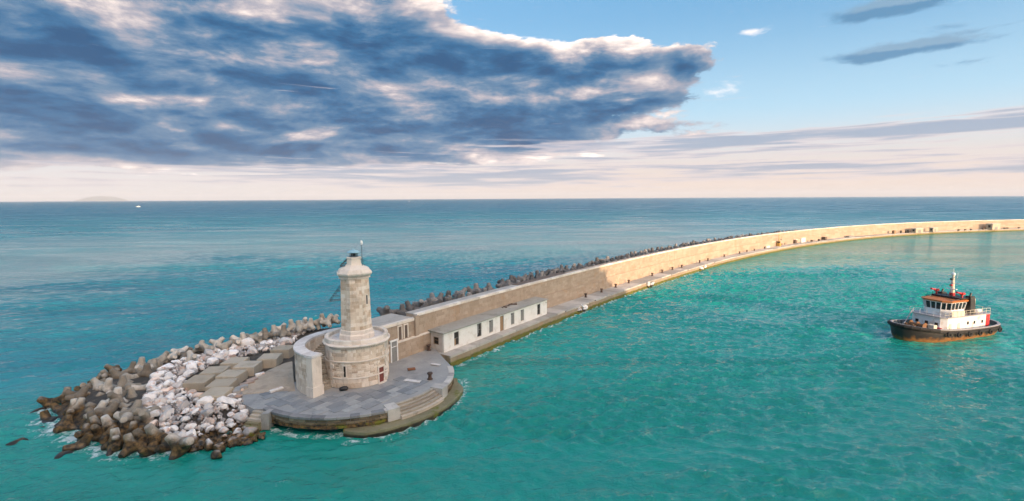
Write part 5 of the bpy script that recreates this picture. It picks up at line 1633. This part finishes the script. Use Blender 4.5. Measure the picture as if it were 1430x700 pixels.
    # boat deck rails
    def railing(pts, h, name, mat, parent, step=1.1):
        mb = MB()
        for a, b in zip(pts[:-1], pts[1:]):
            a, b = Vector(a), Vector(b)
            for f in (0.5, 1.0): mb.tube(a + Vector((0, 0, h * f)), b + Vector((0, 0, h * f)), 0.03, n=5)
            n = max(1, int((b - a).length / step))
            for k in range(n + 1):
                p = a.lerp(b, k / n); mb.tube(p, p + Vector((0, 0, h)), 0.03, n=5)
        mb.build(name, mat, parent)
    zt = H1 + 0.14
    railing([(4.7, 3.1, zt), (-8.3, 3.1, zt), (-8.3, -3.1, zt), (4.7, -3.1, zt)], 1.0, 'railing', K['cream'], dh)
    railing([(4.75, 2.4, zt), (4.75, -2.4, zt)], 1.0, 'railing', K['white'], dh)
    mb = MB(); mb.box(-1.0, 2.6, 2.95, 3.02, zt, zt + 0.95); mb.build('weather_screen', K['cream'], dh)
    for k, x in enumerate((-4.2, -6.0)):
        mb = MB(); mb.tube((x - 0.6, 2.35, zt + 0.45), (x + 0.6, 2.35, zt + 0.45), 0.36, n=12); mb.build('liferaft', K['white'], t)
    mb = MB(); mb.box(-7.8, -6.6, -0.8, 0.8, zt, zt + 1.1, ch=0.1); mb.build('vent_box', K['cream'], t)
    mb = MB(); mb.box(-5.6, -4.4, -1.5, 0.6, zt, zt + 0.8, ch=0.1); mb.build('engine_hatch', K['cream'], t)
    # wheelhouse
    W0, W1, W2, W3 = zt, zt + 1.15, zt + 2.45, zt + 2.75
    def wh(z, o=0.0): return octo(-2.6 - o, 3.0 + o, 2.35 + o, 1.1, 0.7, z)
    mb = MB(); mb.loft([wh(W0), wh(W1, 0.0), ])
    whs = mb.build('wheelhouse', K['white'], t)
    mb = MB(); mb.loft([wh(W1 + 0.002, -0.08), wh(W2, 0.10)]); mb.build('glazing', M['glass_dark'], whs)
    mb = MB(); mb.loft([wh(W2 + 0.001, 0.12), wh(W3 - 0.15, 0.15)]); mb.build('head_band', K['white'], whs)
    a_, b_ = wh(W1, 0.0), wh(W2, 0.16)
    for i in range(8):
        j = (i + 1) % 8
        e0, e1, f0, f1 = Vector(a_[i]), Vector(a_[j]), Vector(b_[i]), Vector(b_[j])
        n = max(1, int(round((e1 - e0).length / 0.95)))
        for k in range(n):
            mb = MB(); mb.tube(e0.lerp(e1, k / n), f0.lerp(f1, k / n), 0.085, n=6); mb.build('mullion', K['white'], whs)
    mb = MB(); mb.loft([wh(W3 - 0.149, 0.32), wh(W3 + 0.14, 0.42), wh(W3 + 0.22, 0.2)]); mb.build('roof', K['orange'], whs)
    # exhaust stacks and the black platform that joins them
    for sy in (1, -1):
        mb = MB()
        def q(x, y, z, a, b): return [(x - a, y - b, z), (x + a, y - b, z), (x + a, y + b, z), (x - a, y + b, z)]
        mb.loft([q(-3.7, sy * 2.35, zt, 0.75, 0.5), q(-3.4, sy * 2.4, W3, 0.65, 0.45), q(-3.2, sy * 2.4, W3 + 0.85, 0.6, 0.42)])
        st = mb.build('stack', K['black'], t)
        mb = MB(); mb.loft([q(-4.46, sy * 2.35, zt, 0.02, 0.42), q(-4.12, sy * 2.4, W3 + 0.3, 0.06, 0.4)]); mb.build('stack_casing', K['cream'], st)
        mb = MB(); mb.tube((-3.2, sy * 2.4, W3 + 0.8), (-3.5, sy * 2.4, W3 + 1.4), 0.16); mb.build('exhaust_pipe', K['black'], st)
    mb = MB(); mb.box(-3.5, -0.4, -2.6, 2.6, W3 + 0.45, W3 + 0.58); mb.box(-0.5, -0.38, -2.6, 2.6, W3 + 0.25, W3 + 0.44)
    for sy in (1, -1):
        mb.tube((-0.6, sy * 2.5, W3 + 0.5), (2.2, sy * 2.3, W3 + 0.2), 0.07)
    pf = mb.build('monitor_platform', K['black'], t)
    railing([(-0.5, 2.5, W3 + 0.58), (-0.5, -2.5, W3 + 0.58)], 0.5, 'railing', K['black'], pf, 0.8)
    for sy in (1, -1):
        mb = MB()
        y = sy * 2.2
        mb.tube((-1.2, y, W3 + 0.55), (-1.2, y, W3 + 1.25), 0.17); mb.tube((-1.4, y, W3 + 1.35), (0.5, y + 0.15, W3 + 1.75), 0.20, 0.12); mb.tube((0.5, y + 0.15, W3 + 1.75), (0.75, y + 0.17, W3 + 1.8), 0.18)
        mb.box(-1.6, -0.9, y - 0.3, y + 0.3, W3 + 1.15, W3 + 1.6, ch=0.06)
        mb.build('fire_monitor', K['red'], t)
    # mast
    mz = W3 - 0.5
    mb = MB(); mb.tube((-2.2, 0, mz - 0.4), (-2.0, 0, mz + 5.2), 0.46, 0.2, n=10); mast = mb.build('mast', K['cream'], t)
    mb = MB(); mb.tube((-2.1, -1.3, mz + 3.6), (-2.1, 1.3, mz + 3.6), 0.05); mb.tube((-2.0, -0.8, mz + 4.7), (-2.0, 0.8, mz + 4.7), 0.05); mb.build('yard', K['white'], mast)
    mb = MB(); mb.box(-2.0, -1.7, -0.9, 0.9, mz + 2.35, mz + 2.5); mb.tube((-1.9, 0, mz + 2.0), (-1.9, 0, mz + 2.4), 0.14); mb.build('radar', K['white'], mast)
    mb = MB(); mb.lathe([(0, 0), (0.32, 0.05), (0.36, 0.25), (0.24, 0.5), (0, 0.6)], (-2.0, 0), 12); o = mb.build('radome', K['white'], mast, smooth=True); o.location = (0, 0, mz + 5.1)
    mb = MB(); mb.tube((-2.0, 0, mz + 5.6), (-2.0, 0, mz + 6.5), 0.03); mb.tube((-2.0, 0.75, mz + 4.7), (-2.0, 0.75, mz + 5.7), 0.025); mb.build('aerial', K['white'], mast)
    mb = MB(); mb.tube((-2.16, 0, mz + 0.9), (-2.13, 0, mz + 1.7), 0.47, 0.44, n=10); mb.build('red_band', K['red'], mast)
    for q_ in (3.0, 4.2):
        mb = MB(); mb.box(-1.75, -1.45, -0.2, 0.2, mz + q_, mz + q_ + 0.35, ch=0.05); mb.build('mast_light', K['red'] if q_ < 4 else K['black'], mast)
    for k in range(7):
        z = mz + 0.6 + 0.55 * k
        mb = MB(); mb.tube((-1.75, -0.2, z), (-1.75, 0.2, z), 0.025, n=5); mb.build('rung', K['white'], mast)
    # foredeck: winch, bitt, locker, ropes
    fd = rail(8) - 0.95
    mb = MB(); mb.tube((7.0, -1.2, fd + 0.75), (7.0, 1.2, fd + 0.75), 0.42, n=14)
    for y in (-1.25, 0, 1.25): mb.tube((7.0, y - 0.06, fd + 0.75), (7.0, y + 0.06, fd + 0.75), 0.72, n=16)
    mb.box(6.3, 7.7, -1.6, 1.6, fd - 0.2, fd + 0.25); win = mb.build('winch', K['brown'], t)
    mb = MB(); mb.box(5.3, 6.2, 1.2, 2.3, fd - 0.3, fd + 1.15, ch=0.06); mb.build('winch_motor', K['cream'], t)
    mb = MB(); mb.box(5.4, 6.1, -2.3, -1.1, fd - 0.3, fd + 0.75, ch=0.06); mb.build('locker', K['orange'], t)
    mb = MB()
    for y in (-0.6, 0.6): mb.tube((9.3, y, fd - 0.2), (9.3, y, fd + 1.3), 0.17, n=10)
    mb.tube((9.3, -1.0, fd + 1.0), (9.3, 1.0, fd + 1.0), 0.14, n=10); mb.build('towing_bitt', K['brown'], t)
    mb = MB()
    for k in range(4): torus(mb, (0, 0, 0), 0.55 - 0.1 * k, 0.06, 0)
    o = mb.build('rope_coil', K['orange'], t); o.rotation_euler = (R(90), 0, 0); o.location = (8.2, -2.2, fd + 0.08)
    mb = MB(); mb.path([(4.7, -2.6, zt + 0.5), (6.2, -2.7, fd + 0.9), (7.4, -2.5, fd + 0.2)], 0.1); mb.build('stair_rail', K['cap'], t)
    # afterdeck
    ad = rail(-10) - 0.95
    mb = MB(); mb.tube((-10, -0.5, ad), (-10, -0.5, ad + 0.9), 0.16); mb.tube((-10, 0.5, ad), (-10, 0.5, ad + 0.9), 0.16); mb.tube((-10, -0.9, ad + 0.7), (-10, 0.9, ad + 0.7), 0.12); mb.build('towing_bitt', K['black'], t)
build_tug()

# ------------------------------------------------------------------ far boats and island
def build_far_sea():
    p = at(193, 289.2, 0)
    t = thing('motor_yacht', 'tiny white boat far out on the sea near the hazy island', 'boat', (p.x, p.y, 0), R(200))
    mb = MB(); mb.loft([[(-8, -1.8, -0.4), (5, -1.8, -0.4), (7.2, 0, -0.4), (5, 1.8, -0.4), (-8, 1.8, -0.4)], [(-8.4, -2.3, 1.9), (5, -2.4, 2.2), (9.6, 0, 2.7), (5, 2.4, 2.2), (-8.4, 2.3, 1.9)]]); mb.build('hull', M['white_paint'], t)
    mb = MB(); mb.loft([[(-5.5, -1.8, 1.9), (3.8, -1.6, 1.9), (3.8, 1.6, 1.9), (-5.5, 1.8, 1.9)], [(-5, -1.6, 4.2), (1.6, -1.4, 4.2), (1.6, 1.4, 4.2), (-5, 1.6, 4.2)]]); cb = mb.build('cabin', M['white_paint'], t)
    mb = MB(); mb.box(-4.4, 0.6, -1.82, 1.82, 2.6, 3.4); mb.build('window', M['glass_dark'], cb)
    mb = MB(); mb.tube((-2, 0, 4.1), (-2.6, 0, 9.5), 0.14, 0.06); mb.build('mast', M['white_paint'], t)
    d = ray(571, 278.5); k = 4200 / d[1]
    t = thing('sailing_boat', 'minute white sail on the horizon above the lighthouse', 'sailboat', (d[0] * k, 4200, 0), R(170))
    mb = MB(); mb.loft([[(-5, -1.2, -0.4), (3, -1.2, -0.4), (5, 0, -0.4), (3, 1.2, -0.4), (-5, 1.2, -0.4)], [(-6, -1.7, 1.2), (3, -1.7, 1.3), (7, 0, 1.6), (3, 1.7, 1.3), (-6, 1.7, 1.2)]]); mb.build('hull', M['white_paint'], t)
    mb = MB(); mb.tube((0.5, 0, 1.0), (0.5, 0, 18), 0.12, 0.07); mb.build('mast', M['white_paint'], t)
    mb = MB(); mb.loft([[(0.3, 0.0, 2.2), (-5.5, 0.5, 2.2), (-5.4, 0.6, 2.2), (0.3, 0.1, 2.2)], [(0.35, 0, 17.5), (0.1, 0.05, 17.5), (0.1, 0.1, 17.5), (0.35, 0.1, 17.5)]]); mb.build('sail', M['white_paint'], t)
    # the island
    D = 50000.0
    prof = [(100, 0), (108, 1.6), (114, 2.6), (120, 4.2), (126, 5.4), (133, 6.3), (140, 6.6), (148, 6.3), (155, 6.1), (160, 5.6), (164, 3.6), (169, 1.4), (175, 0)]
    mb = MB()
    rings = []
    for px, h in prof:
        d = ray(px, 280); k = D / d[1]
        x = d[0] * k
        z = 72 * h * (1 + 0.06 * mnoise.noise(Vector((px * 0.31, 0, 0))))
        w = 40 + z * 3.2
        rings.append([(x, D - w * 1.6, -5), (x, D - w * 0.8, z * 0.55), (x, D, z + 1), (x, D + w * 0.9, z * 0.5), (x, D + w * 1.6, -5)])
    mb.loft(rings)
    o = mb.build('island', M['island'], smooth=True)
    tag(o, 'faint hazy island low on the horizon at the left', kind='structure')
M['island'] = simple('island', (0.07, 0.085, 0.05), 0.95, var=0.3, scale=0.004)
build_far_sea()

# ------------------------------------------------------------------ the ship the picture is taken from (it throws the shade over the lighthouse)
def build_ship():
    t = thing('passenger_ship', 'tall white passenger ship the view is taken from, behind the viewpoint', 'ship', (20, -19, 0))
    def sec(x):
        f = 1.0
        if x > 110: f = max(0.03, 1 - ((x - 110) / 50) ** 2)
        if x < -75: f = 0.85
        return 16.5 * f
    xs = list(range(-90, 111, 20)) + [122, 134, 144, 152, 157]
    mb = MB(); mb.loft([[(x - (6 if x > 140 else 0), -sec(x) * 0.9, -2), (x, -sec(x), 13), (x, sec(x), 13), (x - (6 if x > 140 else 0), sec(x) * 0.9, -2)] for x in xs]); hull = mb.build('hull', M['white_paint'], t)
    z = 13.0
    k = 0
    while z < 36:
        x1 = 128.4
        if z > 29: x1 = 128.4 - (z - 29) * 1.75
        if z < 19: x1 = 128
        mb = MB(); mb.box(-72 + k * 1.5, x1, -16.2, 16.2, z + 0.002, z + 2.75); cab = mb.build('cabin_deck', M['glass_dark'] if k > 9 else M['white_paint'], t)
        mb = MB(); mb.box(-74 + k * 1.5, x1 + 0.4, -17.6, 17.6, z + 2.752, z + 3.0); mb.build('deck_slab', M['white_paint'], t)
        if k % 1 == 0:
            mb = MB()
            for q in range(0, 46): mb.box(-68 + q * 4, -67.9 + q * 4, 16.2, 17.5, z + 0.01, z + 2.74)
            o = mb.build('balcony_dividers', M['white_paint'], cab); o['kind'] = 'stuff'
        z += 3.0; k += 1
    mb = MB(); mb.loft([[(-40, -5, z), (-24, -5, z), (-24, 5, z), (-40, 5, z)], [(-44, -4, z + 9), (-30, -4, z + 9), (-30, 4, z + 9), (-44, 4, z + 9)]]); mb.build('funnel', M['lantern'], t)
build_ship()

# ------------------------------------------------------------------ air
def build_haze():
    mb = MB(); mb.box(-61000, 61000, -61000, 61000, -6, 640)
    m = bpy.data.materials.new('haze')
    m.use_nodes = True
    T = NT(m.node_tree)
    for n in list(T.n): T.n.remove(n)
    out = T.node('ShaderNodeOutputMaterial'); v = T.node('ShaderNodeVolumePrincipled')
    v.inputs['Color'].default_value = (0.86, 0.92, 1.0, 1); v.inputs['Density'].default_value = HAZE
    T.l.new(v.outputs[0], out.inputs['Volume'])
    o = mb.build('haze', m)
    tag(o, 'thin pale haze over the sea', kind='stuff')
HAZE = 0.000024
build_haze()
